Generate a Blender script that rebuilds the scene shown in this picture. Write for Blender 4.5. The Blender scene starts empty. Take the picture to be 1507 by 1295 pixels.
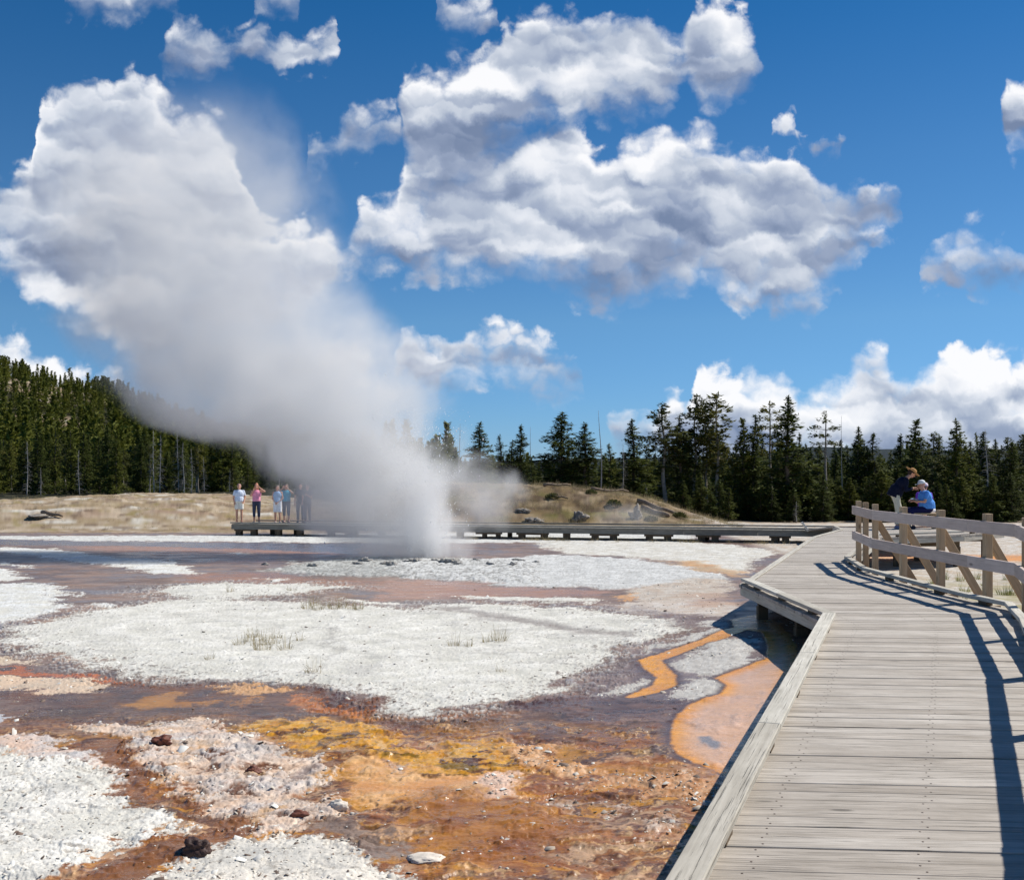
import bpy, bmesh, math, random
import numpy as np
from mathutils import Vector, Matrix, noise as mnoise
random.seed(7); rng = np.random.default_rng(7)
R = math.radians
scene = bpy.context.scene
COL = scene.collection

# ---------------------------------------------------------------- camera
FPX, CX, HY, CAMZ = 1600.0, 753.5, 695.0, 2.1      # focal length in photo pixels, centre column, horizon row, eye height
cam = bpy.data.cameras.new('camera'); camo = bpy.data.objects.new('camera', cam); COL.objects.link(camo)
camo.location = (0, 0, CAMZ); camo.rotation_euler = (R(90), 0, 0)
cam.sensor_width = 36; cam.lens = 36*FPX/1507; cam.shift_y = (HY-647.5)/1507
cam.clip_start = 0.05; cam.clip_end = 20000
scene.camera = camo

# ---------------------------------------------------------------- sun
SUN = Vector((0.80, 0.37, 1.0)).normalized()          # towards the sun
sun = bpy.data.lights.new('sun', 'SUN'); suno = bpy.data.objects.new('sun', sun); COL.objects.link(suno)
sun.energy = 5.0; sun.angle = R(0.5); sun.color = (1.0, 0.955, 0.88)
suno.rotation_euler = SUN.to_track_quat('Z', 'Y').to_euler()

scene.view_settings.view_transform = 'Standard'; scene.view_settings.look = 'None'
scene.view_settings.exposure = 0.06; scene.view_settings.gamma = 1
scene.cycles.max_bounces = 8; scene.cycles.volume_bounces = 6; scene.cycles.transparent_max_bounces = 12
scene.cycles.diffuse_bounces = 3; scene.cycles.glossy_bounces = 3
scene.cycles.volume_step_rate = 1.0; scene.cycles.volume_max_steps = 256
scene.cycles.sample_clamp_indirect = 6
scene.cycles.use_denoising = True

# ---------------------------------------------------------------- node helper
class NT:
    def __init__(s, tree):
        s.t = tree; s.n = tree.nodes; s.l = tree.links; s.n.clear()
    def put(s, sock, v):
        if v is None: return
        if isinstance(v, bpy.types.NodeSocket): s.l.new(v, sock)
        else: sock.default_value = v
    def node(s, kind, **kw):
        nd = s.n.new(kind)
        for k, v in kw.items(): setattr(nd, k, v)
        return nd
    def m(s, op, a, b=None, c=None, clamp=False):
        nd = s.node('ShaderNodeMath', operation=op, use_clamp=clamp)
        for i, v in enumerate((a, b, c)): s.put(nd.inputs[i], v)
        return nd.outputs[0]
    def vm(s, op, a, b=None, c=None):
        nd = s.node('ShaderNodeVectorMath', operation=op)
        for i, v in enumerate((a, b, c)):
            if v is not None: s.put(nd.inputs[i], v)
        return nd.outputs['Value'] if op in ('LENGTH', 'DOT_PRODUCT', 'DISTANCE') else nd.outputs[0]
    def scale(s, a, f):
        nd = s.node('ShaderNodeVectorMath', operation='SCALE'); s.put(nd.inputs[0], a); s.put(nd.inputs['Scale'], f); return nd.outputs[0]
    def xyz(s, v):
        nd = s.node('ShaderNodeSeparateXYZ'); s.put(nd.inputs[0], v); return nd.outputs
    def comb(s, x, y, z=0.0):
        nd = s.node('ShaderNodeCombineXYZ'); s.put(nd.inputs[0], x); s.put(nd.inputs[1], y); s.put(nd.inputs[2], z); return nd.outputs[0]
    def noise(s, vec, scale, detail=4, rough=0.5, dist=0.0, dim='3D', out='Fac', typ='FBM'):
        nd = s.node('ShaderNodeTexNoise', noise_dimensions=dim, noise_type=typ)
        s.put(nd.inputs['Vector'], vec); nd.inputs['Scale'].default_value = scale; nd.inputs['Detail'].default_value = detail
        nd.inputs['Roughness'].default_value = rough; nd.inputs['Distortion'].default_value = dist
        return nd.outputs[out]
    def vor(s, vec, scale, feature='F1', dim='3D', out='Distance', smooth=None):
        nd = s.node('ShaderNodeTexVoronoi', feature=feature, voronoi_dimensions=dim)
        s.put(nd.inputs['Vector'], vec); nd.inputs['Scale'].default_value = scale
        if smooth is not None: nd.inputs['Smoothness'].default_value = smooth
        return nd.outputs[out]
    def mr(s, v, a, b, c=0.0, d=1.0, kind='LINEAR'):
        nd = s.node('ShaderNodeMapRange', interpolation_type=kind, clamp=True)
        for i, q in enumerate((v, a, b, c, d)): s.put(nd.inputs[i], q)
        return nd.outputs[0]
    def mix(s, f, a, b, blend='MIX'):
        nd = s.node('ShaderNodeMix', data_type='RGBA', blend_type=blend)
        s.put(nd.inputs[0], f); s.put(nd.inputs[6], a if isinstance(a, bpy.types.NodeSocket) else (*a[:3], 1)); s.put(nd.inputs[7], b if isinstance(b, bpy.types.NodeSocket) else (*b[:3], 1))
        return nd.outputs[2]
    def ramp(s, f, stops, interp='LINEAR'):
        nd = s.node('ShaderNodeValToRGB'); nd.color_ramp.interpolation = interp
        e = nd.color_ramp.elements
        e[0].position, e[0].color = stops[0][0], (*stops[0][1], 1); e[1].position, e[1].color = stops[-1][0], (*stops[-1][1], 1)
        for p, c in stops[1:-1]:
            q = e.new(p); q.color = (*c, 1)
        s.put(nd.inputs[0], f); return nd.outputs[0]
    def attr(s, name, out='Fac'):
        nd = s.node('ShaderNodeAttribute', attribute_name=name); return nd.outputs[out]

def srgb(r, g, b):
    f = lambda c: (c/255/12.92) if c/255 <= .04045 else ((c/255+.055)/1.055)**2.4
    return (f(r), f(g), f(b))

# ---------------------------------------------------------------- sky: Nishita air with a procedural layer of cumulus
world = bpy.data.worlds.new('World'); scene.world = world; world.use_nodes = True
w = NT(world.node_tree)
BANDS = {   # outlines of the cloud banks by bearing: (bearing column, top elevation row, bottom elevation row)
 'low': [(-150,520,640),(0,500,640),(20,494,640),(50,510,640),(90,530,640),(130,540,640),(180,548,620),(200,640,600),(560,640,600),(555,506,558),(600,484,576),(640,500,584),(656,504,572),(700,492,570),(740,480,576),(785,494,582),(835,520,588),(855,544,580),(868,640,600),(890,625,620),(898,600,660),(915,595,670),(935,608,670),(960,612,680),(966,578,690),(992,570,690),(1012,592,690),(1026,552,700),(1060,543,700),(1093,560,700),(1110,552,700),(1150,545,700),(1165,562,700),(1185,580,700),(1225,565,700),(1258,530,700),(1272,512,700),(1288,506,700),(1308,520,700),(1318,548,700),(1372,543,700),(1384,518,700),(1425,506,700),(1470,518,700),(1507,530,700),(1650,520,700)],
 'main': [(-150,270,400),(0,268,395),(20,258,420),(42,248,440),(52,190,450),(60,148,455),(100,128,468),(150,122,500),(198,104,520),(240,138,520),(262,166,515),(300,160,510),(335,185,505),(352,235,500),(372,300,495),(400,325,488),(450,318,475),(478,308,465),(494,326,420),(505,350,398),(530,300,402),(580,290,406),(600,225,410),(625,185,412),(680,190,415),(760,190,412),(820,175,428),(858,186,455),(880,222,460),(920,208,460),(960,196,455),(985,186,438),(1040,186,418),(1065,212,440),(1120,214,460),(1180,228,466),(1200,258,455),(1235,276,425),(1270,268,372),(1310,280,340),(1331,305,318),(1334,480,240),(1348,480,240),(1352,430,380),(1358,384,416),(1400,340,428),(1428,328,430),(1460,346,428),(1508,370,412),(1520,430,380),(1650,430,380)],
 'high': [(-150,120,60),(225,120,60),(240,70,96),(258,30,116),(290,32,116),(318,54,102),(345,50,98),(385,38,94),(405,56,98),(430,54,100),(462,60,100),(496,44,92),(503,120,60),(575,180,120),(590,128,185),(605,110,240),(660,92,265),(700,74,260),(740,50,235),(775,28,205),(800,10,190),(840,14,182),(880,22,176),(940,14,180),(970,28,172),(1000,60,150),(1008,44,135),(1022,14,150),(1060,2,158),(1100,24,140),(1120,88,112),(1130,150,100),(1160,150,90),(1650,150,90)],
 'scrap': [(-150,60,0),(90,60,0),(100,-40,16),(180,-40,24),(258,-40,16),(270,60,0),(370,60,0),(376,-40,18),(447,-40,22),(448.5,400,-150),(451,400,-150),(453,230,200),(454,208,244),(495,200,242),(512,162,234),(545,152,220),(592,166,206),(602,230,150),(640,60,10),(644,2,40),(685,-2,52),(728,12,42),(735,90,30),(1130,240,170),(1138,180,206),(1168,170,202),(1180,206,224),(1235,214,228),(1250,240,170),(1462,260,170),(1474,150,180),(1488,112,228),(1507,108,225),(1650,60,225)],
}
U0, U1, V0, V1 = -150.0, 1650.0, -60.0, 720.0
def make_curves(nt, fac, chans):
    nd = nt.node('ShaderNodeRGBCurve'); mp = nd.mapping; mp.extend = 'HORIZONTAL'
    for ci, pts in enumerate(chans):
        c = mp.curves[ci]
        pts = [((x-U0)/(U1-U0), (y-V0)/(V1-V0)) for x, y in pts]
        c.points[0].location = pts[0]; c.points[1].location = pts[-1]
        for p in pts[1:-1]: c.points.new(*p)
        for p in c.points: p.handle_type = 'AUTO_CLAMPED'
    mp.update()
    nt.put(nd.inputs['Color'], fac)
    sp = nt.node('ShaderNodeSeparateColor'); nt.l.new(nd.outputs[0], sp.inputs[0]); return sp.outputs

tc = w.node('ShaderNodeTexCoord')
dx, dy, dz = w.xyz(tc.outputs['Generated'])
ys = w.m('MAXIMUM', dy, 0.02)
U = w.m('MULTIPLY_ADD', w.m('DIVIDE', dx, ys), 16.0, CX/100)
V = w.m('MULTIPLY_ADD', w.m('DIVIDE', dz, ys), -16.0, HY/100)
P0 = w.comb(U, V, 0)
g = w
wa = g.vm('SUBTRACT', g.noise(P0, 1.6, 5, .58, 0, '2D', 'Color'), (0.5, 0.5, 0.5))
Pw = g.vm('ADD', P0, g.scale(wa, 0.50))
def lobes(sc, kind='F1'):                              # rounded puffs: size from the distance, light from where one is on the puff
    q = g.vm('MULTIPLY', Pw, (sc, sc*1.35, 1))
    vo = g.node('ShaderNodeTexVoronoi', feature=kind, voronoi_dimensions='2D'); g.put(vo.inputs['Vector'], q); vo.inputs['Scale'].default_value = 1.0
    if kind != 'F1': vo.inputs['Smoothness'].default_value = 0.55 if sc < 2 else 0.4
    rel = g.vm('SUBTRACT', q, vo.outputs['Position'])
    return vo.outputs['Distance'], g.vm('DOT_PRODUCT', rel, (0.45, -0.9, 0))
L1, s1 = lobes(1.25, 'SMOOTH_F1'); L2, s2 = lobes(2.9, 'SMOOTH_F1'); L3, s3 = lobes(6.6)
det = g.m('MULTIPLY', g.m('SUBTRACT', 0.45, L1), 0.34)
det = g.m('MULTIPLY_ADD', g.m('SUBTRACT', 0.34, L2), 0.34, det)
det = g.m('MULTIPLY_ADD', g.m('SUBTRACT', 0.42, L3), 0.10, det)
fx, fy, _ = g.xyz(g.vm('ADD', P0, g.scale(wa, 0.24)))
un = g.m('DIVIDE', g.m('SUBTRACT', g.m('MULTIPLY', fx, 100.0), U0), U1-U0)
sc_ = g.comb(un, un, un)
b = BANDS
o1 = make_curves(g, sc_, [[(p[0], p[1]) for p in b['low']], [(p[0], p[2]) for p in b['low']], [(p[0], p[1]) for p in b['main']]])
o2 = make_curves(g, sc_, [[(p[0], p[2]) for p in b['main']], [(p[0], p[1]) for p in b['high']], [(p[0], p[2]) for p in b['high']]])
o3 = make_curves(g, sc_, [[(p[0], p[1]) for p in b['scrap']], [(p[0], p[2]) for p in b['scrap']]])
vn = g.m('DIVIDE', g.m('SUBTRACT', g.m('MULTIPLY', fy, 100.0), V0), V1-V0)
dens = None; hts = None
K = (V1-V0)/100.0
for t_, b_, hk_ in ((o1[0], o1[1], 1.7), (o1[2], o2[0], 1.0), (o2[1], o2[2], 1.25), (o3[0], o3[1], 2.5)):
    dd = g.m('MINIMUM', g.m('SUBTRACT', b_, vn), g.m('SUBTRACT', vn, t_))
    dd = g.m('MULTIPLY', dd, K)
    hh = g.m('MULTIPLY', g.m('SUBTRACT', b_, vn), K*hk_)         # height over the cloud base
    hh = g.m('ADD', hh, g.m('MULTIPLY', g.m('MAXIMUM', g.m('SUBTRACT', -0.02, dd), 0.0), 9.0))
    dens = dd if dens is None else g.m('MAXIMUM', dens, dd)
    hts = hh if hts is None else g.m('SMOOTH_MIN', hts, hh, 0.9)
rim = g.mr(dens, 0.0, 0.55)                                        # 0 at the outline, 1 well inside
d0 = g.m('ADD', g.m('MINIMUM', g.m('ADD', dens, 0.05), 0.55), det)
fine = w.m('SUBTRACT', w.noise(P0, 4.0, 6, .62, 0.3, '2D'), 0.5)
dd0 = w.m('ADD', d0, w.m('MULTIPLY', fine, 0.30))
front = w.m('MULTIPLY', w.mr(dy, 0.15, 0.35), w.mr(dens, -0.24, -0.06))
soft0 = w.mr(w.noise(P0, 0.8, 1, .5, 0, '2D'), 0.36, 0.62, 0.22, 0.62)
soft = w.m('MULTIPLY', soft0, w.mr(hts, 0.1, 1.1, 1.5, 0.75))
alpha = w.m('MULTIPLY', w.mr(dd0, -0.06, soft, 0, 1, 'SMOOTHSTEP'), front)
hgt = w.mr(hts, 0.1, 2.2, 0, 1)
big2 = w.noise(w.vm('MULTIPLY', Pw, (0.45, 1.3, 1)), 1.0, 2, .5, 0.3, '2D')
shade = w.m('MULTIPLY_ADD', hgt, 0.58, 0.28)
shade = w.m('MULTIPLY_ADD', s1, 0.34, shade)
shade = w.m('MULTIPLY_ADD', s2, 0.10, shade)
shade = w.m('MULTIPLY_ADD', w.m('SUBTRACT', big2, 0.5), 1.9, shade)
shade = w.m('MULTIPLY_ADD', fine, 0.10, shade)
shade = w.m('MULTIPLY_ADD', w.m('SUBTRACT', 0.5, rim), 0.22, shade)
thin = w.mr(dd0, 0.05, 0.5, 0.12, 0.0)
shade = w.m('ADD', shade, thin)
ccol = w.ramp(shade, [(0.0, srgb(118,134,164)), (0.28, srgb(152,165,190)), (0.50, srgb(190,199,214)), (0.72, srgb(226,230,238)), (0.98, srgb(250,250,252))])
sky = w.node('ShaderNodeTexSky', sky_type='NISHITA', sun_disc=False)
sky.sun_elevation = math.asin(SUN.z); sky.sun_rotation = math.atan2(SUN.x, SUN.y)
sky.altitude = 2300; sky.air_density = 1.0; sky.dust_density = 0.3; sky.ozone_density = 2.5
tone = w.ramp(w.mr(dz, 0.0, 0.45), [(0.0, (0.44, 0.60, 0.92)), (0.10, (0.50, 0.68, 0.92)), (0.30, (0.66, 0.82, 0.92)), (0.60, (0.60, 0.80, 0.92)), (1.0, (0.38, 0.68, 0.88))])
skyc = w.mix(1.0, sky.outputs[0], tone, 'MULTIPLY')
hs = w.node('ShaderNodeHueSaturation'); hs.inputs['Saturation'].default_value = 1.12; w.l.new(skyc, hs.inputs['Color'])
SKYK = 0.10
cl = w.scale(ccol, 1.0/SKYK)
final = w.mix(w.m('MULTIPLY', alpha, 0.97), hs.outputs[0], cl)
bg = w.node('ShaderNodeBackground'); bg.inputs['Strength'].default_value = SKYK
w.l.new(final, bg.inputs[0])
wo = w.node('ShaderNodeOutputWorld'); w.l.new(bg.outputs[0], wo.inputs[0])

# ================================================================ numpy noise and terrain
_perm = np.random.default_rng(3).permutation(512).astype(np.int64); _perm = np.concatenate([_perm, _perm])
_ga = np.random.default_rng(4).random(512)*2*np.pi; _gx, _gy = np.cos(_ga), np.sin(_ga)
def perlin(x, y, seed=0):
    x = np.asarray(x, float) + seed*37.17; y = np.asarray(y, float) + seed*11.73
    xi = np.floor(x).astype(np.int64); yi = np.floor(y).astype(np.int64); xf = x-xi; yf = y-yi
    u = xf*xf*xf*(xf*(xf*6-15)+10); v = yf*yf*yf*(yf*(yf*6-15)+10)
    def gr(ix, iy, fx, fy):
        h = _perm[(_perm[ix & 511] + iy) & 511]; return _gx[h]*fx + _gy[h]*fy
    a = gr(xi, yi, xf, yf); b_ = gr(xi+1, yi, xf-1, yf); c = gr(xi, yi+1, xf, yf-1); d = gr(xi+1, yi+1, xf-1, yf-1)
    return ((a+u*(b_-a)) + v*((c+u*(d-c))-(a+u*(b_-a))))*1.4
def fbm(x, y, oct=4, seed=0, gain=0.5):
    s = 0; a = 1; t = 0
    for k in range(oct):
        s = s + a*perlin(x*2**k, y*2**k, seed+k*5); t += a; a *= gain
    return s/t
def sstep(a, b_, x):
    t = np.clip((np.asarray(x, float)-a)/(b_-a), 0, 1); return t*t*(3-2*t)

def base_z(Y): return -0.012*np.clip(Y, -5, 62) - 0.002*np.clip(np.asarray(Y, float)-62, 0, 200)
def swell(X, Y): return 0.24*np.exp(-((np.asarray(X, float)-3.9)/2.0)**2-((np.asarray(Y, float)-13.6)/4.0)**2)   # the crust stands higher beside the boardwalk bend
def terrain(X, Y):
    X = np.asarray(X, float); Y = np.asarray(Y, float)
    z = base_z(Y)+swell(X, Y)
    u = X/np.maximum(Y, 1)
    z = z + 1.15*np.exp(-((X+21)/14.0)**2)*sstep(48.5, 60, Y)*(1-0.5*sstep(66, 90, Y)) + 0.35*sstep(-8, -20, X)*sstep(49, 54, Y)
    z = z + 2.0*np.exp(-(np.abs(X-0.5)/8.6)**4)*sstep(48, 59, Y + 0.8*fbm(X*.3, Y*.3, 2, 9))*(1-0.6*sstep(64, 85, Y))
    z = z + (0.26*fbm(X*.25, Y*.25, 4, 2) + .17*fbm(X*.9, Y*.9, 5, 3, .6))*sstep(49, 56, Y)*(1-0.85*sstep(10, 13, X))*(1-sstep(110,160,Y))
    prof = np.interp(u, [-1.2, -.6, -.47, -.36, -.27, -.19, -.1, 0.0], [1.25, 1.15, 1.0, .74, .36, .2, .1, 0.0])
    z = z + (55*sstep(150, 620, Y) + 2.5*fbm(X*.02, Y*.02, 4, 5)*sstep(150, 300, Y))*prof
    far = np.interp(u, [-1, -.1, 0.05, .2, .28, .33, .5, 1.2], [30, 30, 46, 50, 74, 66, 72, 80])
    z = z + (far - 11 + 10*fbm(u*9, Y*0+1, 4, 8))*sstep(1300, 2600, Y)
    return z

F0 = HY + 0.012*FPX
def G(px, py):                                          # where the ray of a photo point meets the gently falling basin floor
    Y = (CAMZ*FPX)/(py-F0)
    for _ in range(12):
        Yn = (CAMZ-float(swell((px-CX)/FPX*Y, Y)))*FPX/(py-F0); Y = .5*Y+.5*Yn
    return ((px-CX)/FPX*Y, Y)
def at(px, py, Y):                                      # world point seen at (px, py) at distance Y
    return Vector(((px-CX)/FPX*Y, Y, CAMZ-(py-HY)/FPX*Y))
def gz(px, Y):                                          # standing point on the terrain at bearing px, distance Y
    X = (px-CX)/FPX*Y; return Vector((X, Y, float(terrain(X, Y))))
def ZO(x0, y0, k, pts): return [G(x0+x*k, y0+y*k) for x, y in pts]

def poly_sdf(X, Y, poly, pad):
    """signed distance (positive inside), only evaluated near the polygon"""
    P_ = np.array(poly); out = np.full(X.shape, -1e3)
    lo = P_.min(0)-pad; hi = P_.max(0)+pad
    idx = np.nonzero((X > lo[0]) & (X < hi[0]) & (Y > lo[1]) & (Y < hi[1]))[0]
    if len(idx) == 0: return out
    x = X[idx]; y = Y[idx]; inside = np.zeros(len(idx), bool); d2 = np.full(len(idx), 1e9)
    n = len(P_)
    for i in range(n):
        ax, ay = P_[i]; bx_, by_ = P_[(i+1) % n]
        ex, ey = bx_-ax, by_-ay; L = ex*ex+ey*ey+1e-12
        t = np.clip(((x-ax)*ex+(y-ay)*ey)/L, 0, 1)
        d2 = np.minimum(d2, (x-ax-t*ex)**2+(y-ay-t*ey)**2)
        c = (ay > y) != (by_ > y)
        with np.errstate(divide='ignore', invalid='ignore'):
            inside ^= c & (x < (bx_-ax)*(y-ay)/(by_-ay+1e-12)+ax)
    out[idx] = np.where(inside, 1, -1)*np.sqrt(d2); return out
def line_sdf(X, Y, pts, wd):
    P_ = np.array(pts); W_ = np.array(wd) if np.ndim(wd) else np.full(len(pts), wd)
    out = np.full(X.shape, -1e3); pad = W_.max()+1.5
    lo = P_.min(0)-pad; hi = P_.max(0)+pad
    idx = np.nonzero((X > lo[0]) & (X < hi[0]) & (Y > lo[1]) & (Y < hi[1]))[0]
    x = X[idx]; y = Y[idx]; best = np.full(len(idx), -1e3)
    for i in range(len(P_)-1):
        ax, ay = P_[i]; ex, ey = P_[i+1]-P_[i]; L = ex*ex+ey*ey+1e-12
        t = np.clip(((x-ax)*ex+(y-ay)*ey)/L, 0, 1)
        best = np.maximum(best, W_[i]+(W_[i+1]-W_[i])*t-np.hypot(x-ax-t*ex, y-ay-t*ey))
    out[idx] = best; return out

# ================================================================ ground sheet
GR = {}
def rock_value(X, Y):                                    # bare outcrops high on the left hill
    u = X/np.maximum(Y, 1); return fbm(X*.03, Y*.022, 4, 160)+.42*np.exp(-((u+.42)/.055)**2-((Y-500)/120.)**2)-.20
def build_ground():
    # rows get wider apart with distance; the sheet reaches the far hills
    rows = [-2.5, -1.0, 0.5, 2.0, 3.0, 3.6, 4.1]
    y = 4.4
    while y < 60: rows.append(y); y += max(0.011, y*y/(FPX*0.68*2.1)*(0.62 if y < 22 else 0.5))
    while y < 130: rows.append(y); y *= 1.012
    while y < 800: rows.append(y); y *= 1.03
    while y < 6500: rows.append(y); y *= 1.045
    rows = np.array(rows)
    uc = np.concatenate([np.linspace(-1.6, -0.58, 60)[:-1], np.linspace(-0.58, 0.52, 1150), np.linspace(0.52, 1.6, 60)[1:]])
    nr, nc = len(rows), len(uc)
    Yg = np.repeat(rows, nc); Xg = np.tile(uc, nr)*(np.abs(Yg)+ (3.0*(Yg < 3)) + 0.25)
    X, Y = Xg.ravel(), Yg.ravel()
    N = len(X)
    z = terrain(X, Y)
    near = 1-sstep(46, 52, Y)
    wa = 0.20+0.012*np.clip(Y, 0, 60)
    wx = fbm(X*1.1, Y*1.1, 5, 20, .6); wy = fbm(X*1.1+9, Y*1.1, 5, 31, .6)
    Xw = X+wa*wx*1.5; Yw = Y+wa*wy*2.2
    wx2 = fbm(X*6, Y*6, 4, 40, .6); wy2 = fbm(X*6, Y*6, 4, 44, .6)
    Xw += 0.085*wx2*(1+Y*.03); Yw += 0.10*wy2*(1+Y*.03)
    Xw += 0.030*fbm(X*22, Y*22, 3, 46, .6); Yw += 0.030*fbm(X*22, Y*22, 3, 48, .6)
    streak = fbm(Xw*.55, Yw*1.3, 5, 50, .6)
    n1 = fbm(X*2.2, Y*2.2, 5, 60, .6); n2 = fbm(X*9, Y*9, 4, 70, .65); n3 = fbm(X*30, Y*30, 3, 75, .6)
    C = lambda r, g_, b_, k=1.12: np.array(srgb(r, g_, b_))/k
    def lerp(a, b_, t): return a+(b_-a)*t[:, None]
    col = np.zeros((N, 3)); wet = np.zeros(N); h = np.zeros(N)
    t = sstep(-.35, .35, streak)
    col[:] = lerp(np.tile(C(112, 92, 82), (N, 1)), np.tile(C(158, 128, 108), (N, 1)), t)
    col[:] = lerp(col, np.tile(C(128, 120, 122), (N, 1)), sstep(.0, .4, fbm(Xw*.5+5, Yw*.9, 4, 81)))
    wet[:] = 0.75
    fgd = 1-sstep(9.0, 11.8, Y-0.12*X)                    # foreground run-off, browner
    t2 = fbm(Xw*.8, Yw*3.2, 5, 90, .6)
    brown = lerp(np.tile(C(78, 50, 36), (N, 1)), np.tile(C(158, 100, 50), (N, 1)), sstep(-.35, .5, t2))
    brown = lerp(brown, np.tile(C(108, 88, 82), (N, 1)), sstep(.0, .4, fbm(Xw*1.0+3, Yw*2.6, 4, 95))*.75)
    fl = fbm(Xw*1.6, Yw*9, 5, 98, .65); brown = lerp(brown, np.tile(C(58, 38, 30), (N, 1)), sstep(.12, .4, fl)*.7); brown = lerp(brown, np.tile(C(206, 150, 96), (N, 1)), sstep(.16, .42, -fl)*.6)
    brown = lerp(brown, np.tile(C(196, 138, 44), (N, 1)), sstep(.2, .45, fbm(Xw*1.1+8, Yw*3.0, 5, 99, .6))*.8)
    col = lerp(col, brown, fgd); 
    hb = 0.012*fbm(Xw*1.2, Yw*5.0, 4, 97, .55)*fgd; h += hb
    def lay(sd, c1, c2=None, edge=.08, wt=None, hh=0.0, hedge=.12, k=1.0, tex=None):
        nonlocal col, wet, h
        a = sstep(-edge, edge, sd)*k
        c = np.tile(C(*c1), (N, 1))
        if c2 is not None: c = lerp(c, np.tile(C(*c2), (N, 1)), sstep(-.4, .4, n1 if tex is None else tex))
        col = lerp(col, c, a)
        if wt is not None: wet += (wt-wet)*a
        h += (hh*.45*sstep(-hedge*.5, hedge*2.2, sd))
        return a
    edg = 0.05+0.006*Y
    spk = (.13+.004*Y)*(n2+.8*n3)
    def pl(pts, pad=2.5): return poly_sdf(Xw, Yw, pts, pad)+spk
    Xs = X+.05*wx+.02*wx2; Ys = Y+.10*wy+.03*wy2
    def pls(pts): return poly_sdf(Xs, Ys, pts, 2.5)
    ZA = lambda p: ZO(0, 760, .4645, p); ZB = lambda p: ZO(600, 760, .438, p); ZC = lambda p: ZO(0, 880, .4645, p); ZD = lambda p: ZO(600, 880, .602, p)
    WH, WH2 = (214, 211, 199), (234, 231, 221)
    # --- middle distance stains
    lay(pl(ZA([(150,92),(700,95),(1100,110),(1050,128),(880,142),(700,150),(450,128),(250,100)])), (176,128,98), (150,116,100), edge=edg, wt=.8)
    lay(pl(ZA([(560,182),(850,178),(1000,195),(1507,215),(1507,262),(1100,225),(820,212),(600,205)])), (170,120,88), (146,112,96), edge=edg, wt=.8)
    lay(pl(ZB([(-80,212),(100,216),(300,232),(680,252),(640,270),(200,268),(-80,285)])), (182,138,112), (168,130,112), edge=edg, wt=.8)
    lay(pl(ZA([(-400,74),(0,74),(700,83),(1140,86),(1140,120),(800,104),(400,92),(0,90),(-400,88)])), (122,114,118), (108,104,110), edge=edg, wt=.9)
    lay(pl(ZA([(-400,60),(0,62),(700,60),(1130,53),(2200,50),(2200,82),(1130,84),(700,80),(300,78),(0,72),(-400,70)])), (224,224,218), (206,204,196), edge=edg*.7, wt=.1, hh=.02)
    for q in ([(-500,92),(0,98),(190,105),(330,125),(400,130),(560,140),(640,182),(560,182),(450,178),(360,150),(250,150),(100,125),(0,112),(-500,108)],
              [(0,138),(90,155),(100,166),(0,150)], [(-400,160),(0,165),(85,192),(0,210),(-400,215)],
              [(-600,215),(0,215),(150,212),(210,230),(190,260),(215,285),(150,310),(60,335),(0,347),(-600,400)],
              [(300,275),(360,277),(350,285),(290,286)], [(740,114),(800,116),(770,122)], [(890,139),(960,147),(920,152)], [(820,194),(915,198),(860,206)], [(230,240),(300,245),(260,252)]):
        lay(pl(ZA(q)), WH, (230,231,228), edge=edg*.5, wt=.15, hh=.03)
    # --- geyser apron and the crust right of it
    ga = lay(pl(ZA([(830,172),(1000,142),(1160,128),(1507,135),(1700,150),(1700,215),(1507,206),(1350,196),(1100,190),(950,182)])), (168,170,166), (200,200,194), edge=edg*.8, wt=.35, hh=.05, tex=n2)
    gb = lay(pl(ZB([(-40,150),(200,146),(500,128),(800,146),(1000,183),(1075,212),(950,236),(700,242),(400,236),(150,216),(-40,208)])), (198,198,194), (222,222,218), edge=edg*.8, wt=.2, hh=.05)
    lay(pl(ZB([(420,84),(830,78),(1100,96),(1240,118),(1180,150),(1125,192),(1050,186),(950,165),(880,150),(700,132),(530,126)])), (204,198,184), (226,224,216), edge=edg*.6, wt=.1, hh=.02)
    lay(pl(ZB([(680,292),(1000,268),(1085,300),(1095,335),(1040,345),(1000,330),(800,330)])), (196,178,160), (212,206,198), edge=edg, wt=.45)
    lay(pl(ZB([(740,250),(1000,205),(1080,225),(1075,262),(900,285),(760,280)])), (204,196,184), (186,168,150), edge=edg, wt=.4)
    # --- the big white island
    isl = ZA([(8,388),(40,350),(150,335),(330,290),(600,262),(470,236),(560,218),(730,211),(1000,214),(1120,226),(900,245),(760,262),(900,266),(1150,285),(1290,292)]) \
        + ZB([(100,293),(400,300),(600,310),(900,345),(955,366),(930,388),(800,412),(700,445),(640,480)]) + ZD([(430,200),(300,238),(150,262),(60,285),(-60,262)]) \
        + ZA([(1130,548),(900,520),(600,512),(420,502),(300,455),(100,424),(10,405)])
    si = pl(isl)
    ai = lay(si, WH, WH2, edge=edg*.45, wt=.05, hh=.045, hedge=.25)
    lay(pl(ZB([(90,303),(300,325),(540,366),(780,392),(700,404),(480,382),(250,345),(90,318)])), (140,130,126), (176,170,164), edge=edg*1.2, wt=.4, hh=-.03, k=.8)
    lay(pl(ZA([(1030,350),(1055,352),(1060,395),(1080,440),(1050,430),(1035,390)])), (170,166,158), (150,146,140), edge=.12, wt=.1, k=.7)
    for q in ([(1060,259),(1250,273),(1265,282),(1080,271)], [(1380,281),(1507,276),(1507,300)]): lay(pl(ZA(q)), WH, WH2, edge=edg*.4, wt=.1, hh=.02)
    for q in ([(160,267),(400,268),(600,275),(640,290),(400,287),(250,278)],): lay(pl(ZB(q)), WH, WH2, edge=edg*.4, wt=.1, hh=.02)
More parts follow.
